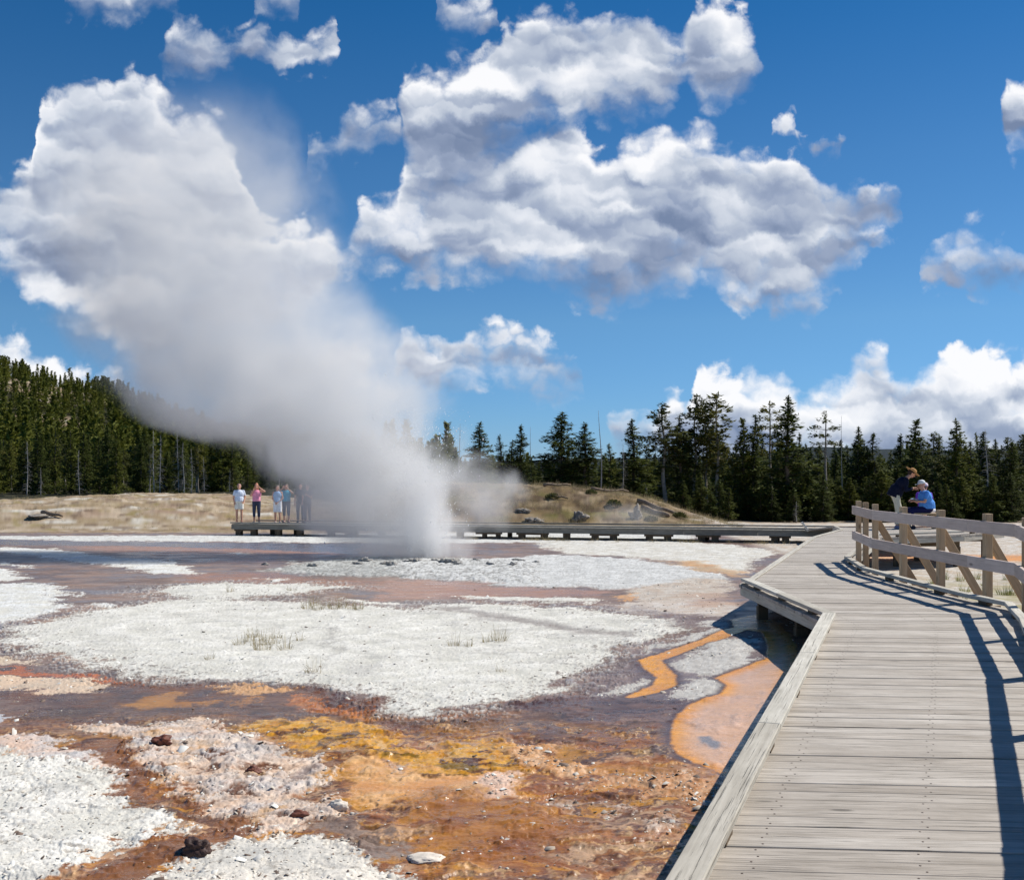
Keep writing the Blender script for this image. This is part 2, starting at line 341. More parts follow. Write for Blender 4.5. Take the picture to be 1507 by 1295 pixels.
    # speckled edge of the island: mud shows between the last flakes
    sp = sstep(.02, .26, n2 + .5*n3+.3*n1 - .35*np.clip(si, 0, 1.2))*sstep(-.3, .0, si)*(1-sstep(.6, 1.6, si))
    col = lerp(col, np.tile(C(104, 88, 80), (N, 1)), sp*.8)
    sp = sstep(.02, .2, n2+.6*n3+.2*n1)*sstep(-.95, -.05, si)*(1-sstep(-.02, .1, si))*(Y > 6)*sstep(2.0, 0.5, X-1.2)
    col = lerp(col, np.tile(C(206, 202, 194), (N, 1)), sp*.85); h += .02*sp
    # --- orange run-off beside the boardwalk
    dk = pl(ZD([(560,20),(700,55),(800,40),(1010,40),(1010,700),(760,560),(650,380),(640,300),(560,310),(420,290),(320,270),(420,215),(520,185),(560,140),(680,95),(700,80)]))
    lay(dk, (112,96,96), (142,126,122), edge=.3, wt=.8)
    lay(pl(ZD([(210,262),(420,240),(620,240),(700,262),(660,290),(420,300),(300,285)])), (92,66,56), (118,92,82), edge=.12, wt=.9)
    for q in ([(640,152),(700,125),(760,108),(870,94),(888,128),(870,148),(800,178),(735,200),(660,188),(615,172)], [(640,222),(700,208),(770,204),(778,222),(700,262),(640,242)],
              [(430,228),(520,206),(582,198),(578,214),(500,234)], [(588,120),(680,98),(780,66),(792,78),(690,113),(600,134)], [(720,60),(790,52),(800,62),(740,70)]):
        lay(pl(ZD(q)), (214,211,204), (182,177,170), edge=.05, wt=.25, hh=.02, tex=n2)
    mainc = ZD([(860,40),(905,60),(955,122),(950,175),(900,290),(840,400),(785,436),(700,404),(650,372),(648,300),(690,258),(760,235),(778,216),(750,196),(800,176),(880,146),(884,118),(868,84),(800,72),(790,52)])
    br = [G(600+x*.602, 880+y*.602) for x, y in [(880,62),(800,78),(740,102),(690,118),(640,136),(590,152),(606,172),(632,192),(628,212),(590,226),(545,240)]]
    sm = pls(mainc); sb_ = line_sdf(Xs, Ys, br, [.22,.17,.13,.12,.13,.13,.12,.10,.12,.10,.05])
    sch = np.maximum(sm, sb_)
    lay(sch+.05, (98,74,68), (84,62,58), edge=.05, wt=.9)
    lay(sch, (250,172,48), (238,158,60), edge=.025, wt=.95, hh=-.02)
    lay(sm-.10, (230,182,142), (222,184,158), edge=.12, wt=1.0)
    lay(pls(ZD([(715,335),(745,335),(768,362),(750,368),(725,352)])), (150,146,148), edge=.03)
    lay(pls(ZD([(880,60),(950,120),(945,180),(800,430),(1010,700),(1100,60),(900,0)])), (120,86,64), (150,104,72), edge=.15, wt=.45, k=.85)
    lay(pl(ZB([(690,282),(725,264),(772,256),(752,274),(700,284)])), (226,168,100), edge=.1, wt=.8)
    lay(pl(ZB([(880,150),(960,148),(1050,172),(1118,188),(1112,206),(1000,182),(900,166)])), (214,162,106), (206,180,140), edge=.25, wt=.7)
    lay(pl(ZB([(940,262),(1060,250),(1090,300),(1000,310),(950,290)])), (190,150,120), (176,146,124), edge=.3, wt=.7, k=.7)
    # --- foreground algae, gold and rust
    lay(pl(ZC([(-300,215),(0,222),(480,268),(1000,285),(1290,385),(1150,392),(800,352),(400,345),(250,352),(0,330),(-300,330)])), (128,84,52), (90,70,64), edge=.06, wt=.95)
    lay(pl(ZC([(-200,170),(0,178),(60,186),(92,220),(0,218),(-200,214)])), (214,196,176), (196,176,150), edge=.04, wt=.4, hh=.02)
    lay(pl(ZC([(-200,246),(0,248),(200,252),(370,266),(300,298),(150,302),(0,296),(-200,296)])), (224,196,168), (206,186,164), edge=.04, wt=.4, hh=.025)
    lay(pl(ZC([(-100,226),(0,228),(240,240),(480,268),(240,252),(0,242)])), (196,112,60), edge=.03, wt=.9)
    for q in ([(370,342),(400,325),(520,308),(600,330),(590,350),(450,356)], [(600,322),(660,306),(680,330),(640,345)], [(690,330),(740,306),(765,330),(740,345)]):
        lay(pl(ZC(q)), (196,136,62), (166,108,44), edge=.05, wt=.95)
    lay(pl(ZC([(690,282),(820,276),(920,292),(900,306),(760,302)])), (222,172,120), (206,160,110), edge=.04, wt=.8, hh=.01)
    lay(pl(ZC([(870,322),(1000,322),(1100,342),(1240,376),(1210,388),(1060,372),(980,356),(880,344)])), (206,134,70), (178,104,48), edge=.05, wt=.9, hh=.02, tex=n2)
    gold = pl(ZC([(750,398),(900,386),(1090,398),(1220,428),(1330,470),(1500,478)])+ZD([(130,345),(310,380),(300,420),(200,410),(150,440),(60,440)])+ZC([(1300,545),(1200,500),(1080,480),(960,480),(880,440),(780,430)]))
    lay(pl(ZC([(140,330),(420,346),(700,352),(900,345),(1200,392),(1507,400),(1507,480),(1320,468),(1180,415),(1000,392),(800,385),(620,372),(420,384),(140,370)])), (84,58,44), (112,86,74), edge=.14, wt=1.0, k=.85)
    lay(pl(ZD([(0,300),(180,300),(420,318),(640,330),(660,375),(500,372),(300,356),(130,345),(0,350)])), (98,72,56), (134,106,88), edge=.14, wt=1.0, k=.8)
    fw = fgd*sstep(.6, .85, wet)*(1-sstep(-.18, .0, sch))
    fl = fbm(Xw*1.5, Yw*9, 6, 98, .72); fl2 = fbm(Xw*1.1+8, Yw*3.6, 5, 99, .6)
    ylow = sstep(10.2, 7.8, Y+.1*X)
    amb = sstep(-.25, .25, fbm(Xw*.7+2, Yw*2.4, 5, 96, .6)); col = lerp(col, np.tile(C(196, 112, 20), (N, 1)), amb*fw*ylow*.7)
    col = lerp(col, np.tile(C(40, 24, 16), (N, 1)), sstep(.03, .25, fl)*fw*.8)
    col = lerp(col, np.tile(C(186, 128, 78), (N, 1)), sstep(.04, .34, -fl)*fw*(.25+.45*ylow))
    col = lerp(col, np.tile(C(236, 164, 30), (N, 1)), sstep(.0, .22, fl2)*fw*ylow*.9)
    col = lerp(col, np.tile(C(238, 200, 158), (N, 1)), sstep(.08, .3, -fl2)*fw*ylow*.75)
    # low rimstone ledges: pale lips with a dark line below
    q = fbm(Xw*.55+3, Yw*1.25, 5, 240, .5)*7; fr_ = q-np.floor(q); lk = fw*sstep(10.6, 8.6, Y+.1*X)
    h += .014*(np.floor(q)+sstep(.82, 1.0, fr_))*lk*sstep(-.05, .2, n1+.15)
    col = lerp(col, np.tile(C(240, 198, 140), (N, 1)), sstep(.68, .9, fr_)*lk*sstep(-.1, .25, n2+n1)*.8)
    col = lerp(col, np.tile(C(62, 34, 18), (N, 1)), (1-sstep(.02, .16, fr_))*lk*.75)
    lay(gold, (206,138,14), (238,176,58), edge=.08, wt=.92, hh=.04, hedge=.2, tex=fbm(Xw*5, Yw*7, 4, 101))
    olive = sstep(.04, .26, fbm(Xw*3, Yw*6, 5, 105))*sstep(0, .2, gold); col = lerp(col, np.tile(C(122, 96, 12), (N, 1)), olive*.85)
    dkr = sstep(.04, .24, fbm(Xw*2.6+7, Yw*7, 5, 107))*sstep(-.05, .1, gold); col = lerp(col, np.tile(C(80, 40, 16), (N, 1)), dkr*.9)
    sgl = sstep(.15, .4, fbm(Xw*2.2+17, Yw*5, 5, 108))*sstep(-.05, .1, gold); col = lerp(col, np.tile(C(236, 190, 120), (N, 1)), sgl*.8)
    wet -= .45*np.exp(-((X-2.9)/.9)**2-((Y-14.0)/2.2)**2)*(sch < 0)
    sal = pl(ZC([(1060,545),(1240,500),(1400,540)])+ZD([(0,400),(60,430),(130,430),(180,420),(272,428),(275,470),(190,500),(90,490),(-40,500),(-140,480)]))
    lay(sal, (224,156,84), (236,186,124), edge=.08, wt=.85, hh=.03, hedge=.3)
    lay(pl(ZD([(170,430),(240,418),(275,432),(262,470),(190,478),(160,460)])), (228,190,164), edge=.06, wt=.5, hh=.03)
    lay(pl(ZD([(215,370),(290,372),(460,396),(455,424),(380,428),(320,410),(260,385)])), (230,190,150), (200,140,80), edge=.05, wt=.6, hh=.04, tex=n2)
    lay(pl(ZD([(420,440),(560,424),(720,432),(766,452),(745,496),(670,512),(600,478),(500,470)])), (214,170,130), (176,120,70), edge=.07, wt=.6, hh=.05, hedge=.15, tex=n2)
    lay(pl(ZD([(440,410),(600,408),(780,425),(790,450),(700,432),(560,424)])), (206,142,84), (176,128,84), edge=.08, wt=.8, k=.8)
    for q in ([(600,545),(650,552),(665,575),(610,582),(590,565)], [(340,478),(390,480),(400,505),(350,500)], [(480,500),(540,502),(550,520),(500,522)], [(0,400),(30,410),(10,430),(-20,420)]):
        lay(pl(ZD(q)), (214,196,180), (170,120,80), edge=.04, wt=.6, hh=.03, tex=n2)
    lay(pl(ZD([(0,500),(150,470),(330,500),(450,560),(330,640),(120,650),(0,600)])), (186,122,50), (132,76,30), edge=.2, wt=.9, hh=.02, tex=t2, k=.75)
    # --- pale terrace left of centre
    terr = pl(ZC([(225,402),(330,392),(480,398),(600,376),(740,402),(760,432),(905,480),(1022,572),(900,622),(1040,650),(1065,618),(1112,622),(1124,668),(1060,702),(960,742),(700,756),(738,690),(628,682),(640,622),(560,562),(470,542),(398,492),(420,452),(300,432)]))
    tn = fbm(Xw*3.2, Yw*4.5, 5, 111, .6)
    at_ = lay(terr, (222,190,162), (204,196,190), edge=.05, wt=.25, hh=.015, hedge=.10, tex=n1)
    col = lerp(col, np.tile(C(244, 226, 206), (N, 1)), sstep(.1, .4, -tn)*at_*.8)
    tn2 = fbm(Xw*7, Yw*10, 4, 113, .65); col = lerp(col, np.tile(C(150, 96, 60), (N, 1)), sstep(.08, .3, tn2)*sstep(-.1, .25, tn)*at_*.85)
    col = lerp(col, np.tile(C(98, 58, 36), (N, 1)), sstep(.10, .28, tn)*at_*.9)
    col = lerp(col, np.tile(C(176, 170, 168), (N, 1)), sstep(.1, .4, fbm(Xw*1.4+14, Yw*2, 4, 119))*at_*.6)
    col = lerp(col, np.tile(C(196, 150, 92), (N, 1)), sstep(.1, .35, fbm(Xw*2.5+4, Yw*3, 3, 117))*at_*.6)
    h += at_*(0.035*(.6-np.abs(tn)*2.2)*sstep(-.3,.4,n1+.2)) 
    # --- brown rill and the white flats at the near left
    lay(pl(ZC([(262,470),(400,462),(482,542),(560,596),(642,652),(690,700),(620,752),(430,800),(200,872),(120,900),(100,1000),(560,1000),(545,840),(690,782),(760,742),(700,700),(640,680),(560,640),(430,612),(300,545)])), (156,104,60), (124,80,46), edge=.04, wt=.92)
    lay(pl(ZC([(-300,440),(0,438),(120,446),(240,470),(280,520),(420,590),(430,612),(300,560),(200,525),(0,494),(-300,500)])), (222,192,170), (206,200,196), edge=.05, wt=.2, hh=.03)
    wl = pl(ZC([(-500,470),(0,486),(200,518),(352,566),(436,610),(402,640),(500,690),(572,730),(480,772),(300,806),(150,852),(60,900),(20,1100),(-500,1100)]))
    lay(wl, (222,218,206), (238,234,224), edge=.035, wt=.12, hh=.03, hedge=.1)
    wb = pl(ZC([(480,1000),(520,890),(610,812),(700,772),(900,762),(1100,758),(1200,790),(1310,850),(1350,1000)]))
    lay(wb, (210,206,196), (234,226,212), edge=.05, wt=.25, hh=.03, hedge=.1)
    lay(pl(ZC([(1040,702),(1150,700),(1310,742),(1290,800),(1200,782),(1090,752)])), (150,128,112), (124,100,84), edge=.06, wt=.7)
    lay(pl(ZC([(0,358),(85,368),(60,384),(0,392),(-200,392),(-200,360)])), (196,196,198), edge=.03, wt=.5)
    # dry ground beyond the basin: pale soil, straw grass
    gr = C(158, 138, 108); so = C(190, 172, 148); pk = C(150, 122, 102)
    dn = fbm(X*.5, Y*.9, 5, 130, .6)
    dry = lerp(np.tile(gr, (N, 1)), np.tile(so, (N, 1)), sstep(-.2, .3, dn))
    dry = lerp(dry, np.tile(pk, (N, 1)), sstep(.0, .5, fbm(X*.2, Y*.5, 4, 134))*.7)
    dry = lerp(dry, np.tile(C(142, 128, 70), (N, 1)), sstep(.1, .45, fbm(X*.8, Y*1.4, 4, 137))*.7)
    dry = lerp(dry, np.tile(C(222, 218, 206), (N, 1)), sstep(.15, .4, fbm(X*.35+4, Y*.8, 5, 139))*sstep(6, 9, np.abs(X-1))*.8)
    hk = np.exp(-(np.abs(X-0.5)/9.5)**4)*sstep(49, 52, Y)
    dry = lerp(dry, np.tile(C(120, 100, 68), (N, 1)), hk*.95*sstep(-.5, .2, fbm(X*.6, Y*.6, 4, 141)))
    dry = lerp(dry, np.tile(C(78, 62, 46), (N, 1)), hk*.9*sstep(-.04, .2, fbm(X*.9+3, Y*.9, 5, 143)))
    dry = lerp(dry, np.tile(C(112, 92, 74), (N, 1)), sstep(.08, .3, fbm(X*.7+30, Y*1.6, 5, 149, .65))*.75)
    dry = lerp(dry, np.tile(C(110, 104, 52), (N, 1)), hk*.8*sstep(.1, .4, fbm(X*.5+9, Y*.5, 4, 147)))
    fm = sstep(47.0, 49.5, Y+1.0*streak)
    fm = fm*(1-sstep(8.5, 11, X)*(1-sstep(58, 63, Y)))
    right = sstep(8, 10, X-0.15*(Y-30))*sstep(44, 20, Y)      # beyond the railing: sinter, orange seep, straw grass
    col = lerp(col, dry, fm); wet *= (1-fm)
    rr = sstep(6.3, 7.2, X-.05*Y)*(1-sstep(60, 66, Y))*(1-fm)
    rc = lerp(np.tile(C(212, 206, 196), (N, 1)), np.tile(C(190, 172, 150), (N, 1)), sstep(-.3, .3, n1))
    seep = sstep(-.2, .25, .45-np.abs(Y-31.5+1.2*streak)/3.2)*sstep(8, 13, X)
    rc = lerp(rc, np.tile(C(214, 150, 92), (N, 1)), seep)
    gg = sstep(-.1, .3, fbm(X*1.5, Y*1.5, 4, 150)+.15)*sstep(26, 21, Y)
    rc = lerp(rc, np.tile(C(168, 158, 112), (N, 1)), gg*.75)
    col = lerp(col, rc, rr); wet += (0.1-wet)*rr
    forest = sstep(62, 66, Y+2*streak)*(1-np.exp(-(np.abs(X-0.5)/9.5)**4)*(1-sstep(70, 74, Y)))
    forest *= 1-np.exp(-((X+21)/16.0)**2)*(1-sstep(74, 82, Y))
    rock = sstep(.0, .10, rock_value(X, Y))*sstep(260, 330, Y)*(X/np.maximum(Y, 1) < -.28)
    col = lerp(col, np.tile(C(52, 50, 30), (N, 1)), forest*(1-rock)); wet *= (1-forest)
    farc = lerp(np.tile(C(20, 32, 38), (N, 1)), np.tile(C(28, 42, 42), (N, 1)), sstep(-.3, .3, fbm(X*.01, Y*.004, 4, 170)))  # dark forest tone with the blue of distant haze put into the colour
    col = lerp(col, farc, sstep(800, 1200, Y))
    # crusty micro relief; wet ground is smooth
    dryk = (1-np.clip(wet, 0, 1))
    crk = np.abs(fbm(X*7, Y*7, 4, 180, .6)); crk2 = np.abs(fbm(X*22, Y*22, 3, 190, .6))
    h += near*(0.0035*(n2)+0.0015*n3+0.018*n1)*(.15+dryk) + near*dryk*(-.006*(1-sstep(0, .10, crk)) - .0015*(1-sstep(0, .15, crk2)))
    h += near*(0.030*fbm(X*2.6, Y*4.5, 5, 200, .6)+.008*n2)*np.maximum(sstep(-.1, .1, terr), .5*sstep(-.1, .1, gold))
    rg = np.abs(fbm(X*2.5, Y*2.5, 5, 210, .65)); h += near*.07*np.maximum(ga, gb*.35)*rg
    col = lerp(col, np.tile(C(104, 100, 94), (N, 1)), ga*sstep(.12, .0, rg)*.75); col = lerp(col, np.tile(C(140, 136, 130), (N, 1)), gb*sstep(.06, .0, rg)*.5)
    h += near*.02*fgd*sstep(.0, .4, n1)*(1-dryk)
    col *= (1+.16*np.clip(fbm(X*.7, Y*1.1, 5, 220, .6), -1, 1)*dryk*near)[:, None]
    gryp = sstep(.12, .4, fbm(X*1.3+5, Y*2.0, 5, 222, .65))*dryk*near; col = lerp(col, np.tile(C(178, 176, 170), (N, 1)), gryp*.55)
    isg = sstep(.0, .3, si)*sstep(.04, .32, fbm(Xw*.8+40, Yw*3.2, 6, 228, .65))*(.35+.65*sstep(-2.5, 2.5, X)); col = lerp(col, np.tile(C(170, 166, 158), (N, 1)), isg*.6)
    wlp = sstep(-.1, .15, np.maximum(wl, wb)); col = lerp(col, np.tile(C(150, 140, 128), (N, 1)), wlp*sstep(.16, .36, fbm(Xw*4, Yw*9, 5, 226, .65))*.7)
    cr = near*dryk*(1-sstep(0, .07, crk))*sstep(-.1, .3, n1+.2)
    col = lerp(col, np.tile(C(150, 144, 136), (N, 1)), cr*.45)
    col *= (1+0.09*n2+.05*n3+.05*n1)[:, None]
    z = z + h
    GR['co'] = np.stack([X, Y, z], -1); GR['wet'] = wet.copy(); GR['col'] = col.copy()
    me = bpy.data.meshes.new('ground')
    idx = np.arange(nr*nc).reshape(nr, nc)
    F = np.stack([idx[:-1, :-1], idx[:-1, 1:], idx[1:, 1:], idx[1:, :-1]], -1).reshape(-1, 4)
    me.vertices.add(N); me.vertices.foreach_set('co', np.stack([X, Y, z], -1).ravel().astype(np.float32))
    me.loops.add(F.size); me.loops.foreach_set('vertex_index', F.ravel().astype(np.int32))
    me.polygons.add(len(F)); me.polygons.foreach_set('loop_start', (np.arange(len(F))*4).astype(np.int32))
    me.polygons.foreach_set('use_smooth', np.ones(len(F), bool))
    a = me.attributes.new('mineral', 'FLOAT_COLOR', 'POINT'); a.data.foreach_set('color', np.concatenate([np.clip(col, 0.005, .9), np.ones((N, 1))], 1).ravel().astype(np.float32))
    a = me.attributes.new('wet', 'FLOAT', 'POINT'); a.data.foreach_set('value', np.clip(wet, 0, 1).astype(np.float32))
    me.update(); me.validate()
    return me

def mat_ground():
    m = bpy.data.materials.new('sinter_ground'); m.use_nodes = True; n = NT(m.node_tree)
    pos = n.node('ShaderNodeTexCoord').outputs['Object']
    col = n.attr('mineral', 'Color'); wet = n.attr('wet')
    f1 = n.noise(pos, 22, 6, .62); f2 = n.noise(pos, 90, 3, .6)
    v = n.m('ADD', n.m('MULTIPLY', n.m('SUBTRACT', f1, .5), .34), n.m('MULTIPLY', n.m('SUBTRACT', f2, .5), .35))
    v = n.m('MULTIPLY', v, n.m('MULTIPLY', n.m('MULTIPLY_ADD', wet, .9, 1.0), n.mr(wet, .97, 1.0, 1.0, .3)))
    colv = n.mix(1.0, col, n.ramp(n.m('ADD', v, .5), [(0, (.55,.53,.51)), (.5, (1,1,1)), (1, (1.35,1.35,1.35))]), 'MULTIPLY')
    dist = n.xyz(pos)[1]
    dryn = n.m('SUBTRACT', 1.0, wet)
    rip = n.noise(n.vm('MULTIPLY', pos, (5, 14, 5)), 1.0, 4, .6, .4)
    hgt = n.m('ADD', n.m('MULTIPLY', n.m('ADD', f1, n.m('MULTIPLY', f2, .6)), n.m('MULTIPLY_ADD', dryn, .003, .003)), n.m('MULTIPLY', n.m('MULTIPLY', rip, wet), .022))
    bp = n.node('ShaderNodeBump'); bp.inputs['Strength'].default_value = .8; bp.inputs['Distance'].default_value = 1.0; n.put(bp.inputs['Height'], hgt)
    ps = n.node('ShaderNodeBsdfPrincipled'); n.put(ps.inputs['Base Color'], colv)
    patch = n.noise(n.vm('MULTIPLY', pos, (1.2, 3.0, 1)), 1.0, 4, .6)
    rough = n.m('ADD', n.mr(wet, .3, .92, .85, .08), n.mr(patch, .42, .58, .22, 0.0))
    n.put(ps.inputs['Roughness'], rough); n.put(ps.inputs['Normal'], bp.outputs[0])
    n.put(ps.inputs['Specular IOR Level'], n.mr(wet, .3, .9, .2, .6))
    o = n.node('ShaderNodeOutputMaterial'); n.l.new(ps.outputs[0], o.inputs[0]); return m
gme = build_ground(); gme.materials.append(mat_ground())
ground = bpy.data.objects.new('ground', gme); COL.objects.link(ground)
ground['kind'] = 'structure'

# ================================================================ shared builders
def tag(o, label=None, cat=None, group=None, kind=None):
    if label: o['label'] = label
    if cat: o['category'] = cat
    if group: o['group'] = group
    if kind: o['kind'] = kind
    return o
def empty(name, loc=(0, 0, 0), rz=0.0):
    o = bpy.data.objects.new(name, None); COL.objects.link(o); o.location = loc; o.rotation_euler = (0, 0, rz); o.empty_display_size = .1
    return o
def simple_mat(name, color, rough=.7, spec=.3, noise_amt=.15, nscale=20, bump=0.0, sheen=0.0):
    m = bpy.data.materials.new(name); m.use_nodes = True; n = NT(m.node_tree)
    pos = n.node('ShaderNodeTexCoord').outputs['Object']; f = n.noise(pos, nscale, 4, .6)
    c = n.mix(1.0, color, n.ramp(f, [(.2, (1-noise_amt*2,)*3), (.5, (1, 1, 1)), (.8, (1+noise_amt,)*3)]), 'MULTIPLY')
    ps = n.node('ShaderNodeBsdfPrincipled'); n.put(ps.inputs['Base Color'], c); ps.inputs['Roughness'].default_value = rough; ps.inputs['Specular IOR Level'].default_value = spec
    if bump:
        bp = n.node('ShaderNodeBump'); bp.inputs['Strength'].default_value = 1; bp.inputs['Distance'].default_value = bump; n.put(bp.inputs['Height'], f); n.put(ps.inputs['Normal'], bp.outputs[0])
    o = n.node('ShaderNodeOutputMaterial'); n.l.new(ps.outputs[0], o.inputs[0]); return m

class MB:
    """collects boards; every board keeps its own grain direction and tint"""
    def __init__(s): s.v = []; s.f = []; s.g = []; s.t = []; s.o = Vector((0, 0, 0))
    def hexa(s, pts, grain, tint=None):
        """pts: 8 corners (bottom 4, top 4), grain: list of 8 (along, across, up)"""
        b0 = len(s.v); s.v += [tuple(p) for p in pts]; off = random.random()*50
        s.g += [(a+off, b_+off*.37, c) for a, b_, c in grain]
        t = random.random() if tint is None else tint; s.t += [t]*8
        for q in ((3, 2, 1, 0), (4, 5, 6, 7), (0, 1, 5, 4), (1, 2, 6, 5), (2, 3, 7, 6), (3, 0, 4, 7)): s.f.append(tuple(b0+i for i in q))
    def board(s, a, b_, wd, th, side=None, tint=None, cut0=None, cut1=None):
        """a board from a to b_; wd along `side`, th along the third axis"""
        a = Vector(a); b_ = Vector(b_); d = (b_-a); L = d.length; d.normalize()
        if side is None: side = Vector((0, 0, 1)).cross(d)
        side = Vector(side); side = (side-d*side.dot(d)).normalized(); up = d.cross(side).normalized()
        c0 = Vector(cut0) if cut0 else side; c1 = Vector(cut1) if cut1 else side
        P_ = []; g_ = []
        for w_ in (-.5, .5):
            for (e, y, cc) in ((a, 0, c0), (b_, L, c1)):
                for sd in ((-.5, .5) if y == 0 else (.5, -.5)):
                    P_.append(e+cc*(sd*wd)+up*(w_*th)); g_.append((y, sd*wd, w_*th))
        s.hexa(P_, g_, tint)
    def build(s, name, mat, parent=None, bevel=0.004):
        me = bpy.data.meshes.new(name); off = s.o
        me.from_pydata([tuple(Vector(p)-off) for p in s.v], [], s.f)
        a = me.attributes.new('grain', 'FLOAT_VECTOR', 'POINT'); a.data.foreach_set('vector', np.array(s.g, np.float32).ravel())
        a = me.attributes.new('tint', 'FLOAT', 'POINT'); a.data.foreach_set('value', np.array(s.t, np.float32))
        bm = bmesh.new(); bm.from_mesh(me); bmesh.ops.recalc_face_normals(bm, faces=bm.faces); bm.to_mesh(me); bm.free()
        me.materials.append(mat)
        o = bpy.data.objects.new(name, me); COL.objects.link(o)
        if parent: o.parent = parent
        if bevel:
            bv = o.modifiers.new('bevel', 'BEVEL'); bv.width = bevel; bv.segments = 1; bv.limit_method = 'ANGLE'
        return o

def wood(name, light, dark, crack=.5, rough=.8, bump=.002):
    m = bpy.data.materials.new(name); m.use_nodes = True; n = NT(m.node_tree)
    gc = n.attr('grain', 'Vector'); t = n.attr('tint')
    gr = n.noise(n.vm('MULTIPLY', gc, (1.6, 38, 38)), 1.0, 6, .62, .3)
    gr2 = n.noise(n.vm('MULTIPLY', gc, (2.2, 16, 16)), 1.0, 5, .65, .8)
    blot = n.noise(gc, 2.6, 5, .65)
    ck = n.noise(n.vm('MULTIPLY', gc, (1.5, 120, 120)), 1.0, 3, .6, .1)
    f = n.m('ADD', n.m('MULTIPLY', gr, .45), n.m('ADD', n.m('MULTIPLY', gr2, .35), n.m('MULTIPLY', blot, .3)))
    c = n.mix(n.mr(f, .36, .70), dark, light)
    c = n.mix(1.0, c, n.ramp(t, [(0, (.84, .81, .78)), (.35, (.96, .94, .92)), (.7, (1.03, 1.02, 1.01)), (1, (1.12, 1.11, 1.10))]), 'MULTIPLY')
    dk = n.m('MULTIPLY', n.mr(ck, .61, .67), crack)
    c = n.mix(dk, c, [x*.22 for x in dark])
    knot = n.vor(n.vm('MULTIPLY', gc, (1.3, 3.5, 3.5)), 1.0)
    c = n.mix(n.mr(knot, .045, .09, .75, 0), c, [x*.38 for x in dark])
    h = n.m('SUBTRACT', n.m('ADD', gr, gr2), n.m('MULTIPLY', dk, 2.0))
    bp = n.node('ShaderNodeBump'); bp.inputs['Strength'].default_value = 1; bp.inputs['Distance'].default_value = bump; n.put(bp.inputs['Height'], h)
    ps = n.node('ShaderNodeBsdfPrincipled'); n.put(ps.inputs['Base Color'], c); ps.inputs['Roughness'].default_value = rough; ps.inputs['Specular IOR Level'].default_value = .25
    n.put(ps.inputs['Normal'], bp.outputs[0])
    o = n.node('ShaderNodeOutputMaterial'); n.l.new(ps.outputs[0], o.inputs[0]); return m
M_DECK = wood('weathered_deck_wood', srgb(200, 193, 183), srgb(146, 138, 127), .85)
M_CURB = wood('weathered_curb_wood', srgb(212, 208, 196), srgb(160, 155, 143), .6)
M_RAIL = wood('grey_rail_wood', srgb(222, 206, 196), srgb(186, 170, 160), .3)
M_POST = wood('tan_post_wood', srgb(206, 182, 148), srgb(164, 140, 110), .4)
M_DARKW = wood('shaded_under_timber', srgb(120, 104, 84), srgb(70, 58, 46), .3)  # shade below decks and curbs is put into this darker wood colour
M_FARW = wood('grey_far_boards', srgb(150, 148, 140), srgb(104, 102, 96), .3)

# ================================================================ near boardwalk
DZ = 0.5
LEFT = [(-1.62, -2.0), (0.555, 4.0), (3.34, 11.7), (3.26, 15.5), (7.36, 26.7), (9.1, 30.2), (9.5, 32.2)]
RIGHT = [(-.23, -2.0), (2.65, 4.7), (5.34, 11.2), (5.82, 12.6), (5.70, 13.6), (5.66, 15.0), (5.64, 17.2), (6.07, 19.5), (9.0, 26.6), (11.6, 27.9), (13.4, 29.6), (13.6, 32.4)]
bw = empty('boardwalk', (3.3, 11.7, 0.0))
tag(bw, 'weathered grey plank boardwalk running up the right of the photo, raised over the orange channel', 'boardwalk')
OFF = Vector(bw.location)
def MBo(off=OFF):
    m_ = MB(); m_.o = off; return m_
SL = -0.075                                             # the planks lie a little askew
def cutx(poly, c):                                      # x where the plank line Y = SL*x + c meets an edge
    for (ax, ay), (bx_, by_) in zip(poly[:-1], poly[1:]):
        fa = ay-SL*ax-c; fb = by_-SL*bx_-c
        if fa <= 0 < fb: return ax+(bx_-ax)*(-fa)/(fb-fa)
    return None
deck = MBo(); c = -1.9; pw = .141; NAILS = []
while c < 32.3:
    q = [cutx(LEFT, c+.0015), cutx(RIGHT, c+.0015), cutx(RIGHT, c+pw-.0025), cutx(LEFT, c+pw-.0025)]
    if None not in q:
        dz = random.uniform(-.003, .003); NAILS.append((c+pw*.5, dz)); ex = [random.uniform(-.012, .004), random.uniform(-.004, .012)]
        xs = [q[0]-.02+ex[0], q[1]+.02+ex[1], q[2]+.02+ex[1], q[3]-.02+ex[0]]; ga_ = random.uniform(.001, .0045); cs = [c+ga_, c+ga_, c+pw-.0025, c+pw-.0025]
        tn_ = random.random()
        # wide parts of the deck have butt joints
        pieces = [(xs, cs)]
        if (xs[1]-xs[0]) > 3.2:
            xm = xs[0]+(xs[1]-xs[0])*random.choice((.42, .5, .58)); pieces = [([xs[0], xm-.002, xm-.002, xs[3]], cs), ([xm+.002, xs[1], xs[2], xm+.002], cs)]
        for xs_, cs_ in pieces:
            P_ = [(x, SL*x+cc, z+DZ+dz) for z in (-.038, 0) for x, cc in zip(xs_, cs_)]
            deck.hexa(P_, [(x, cc, z) for z in (-.038, 0) for x, cc in zip(xs_, cs_)], min(1, max(0, tn_+random.uniform(-.1, .1))))
    c += pw
deck.build('deck', M_DECK, bw, bevel=.0025)
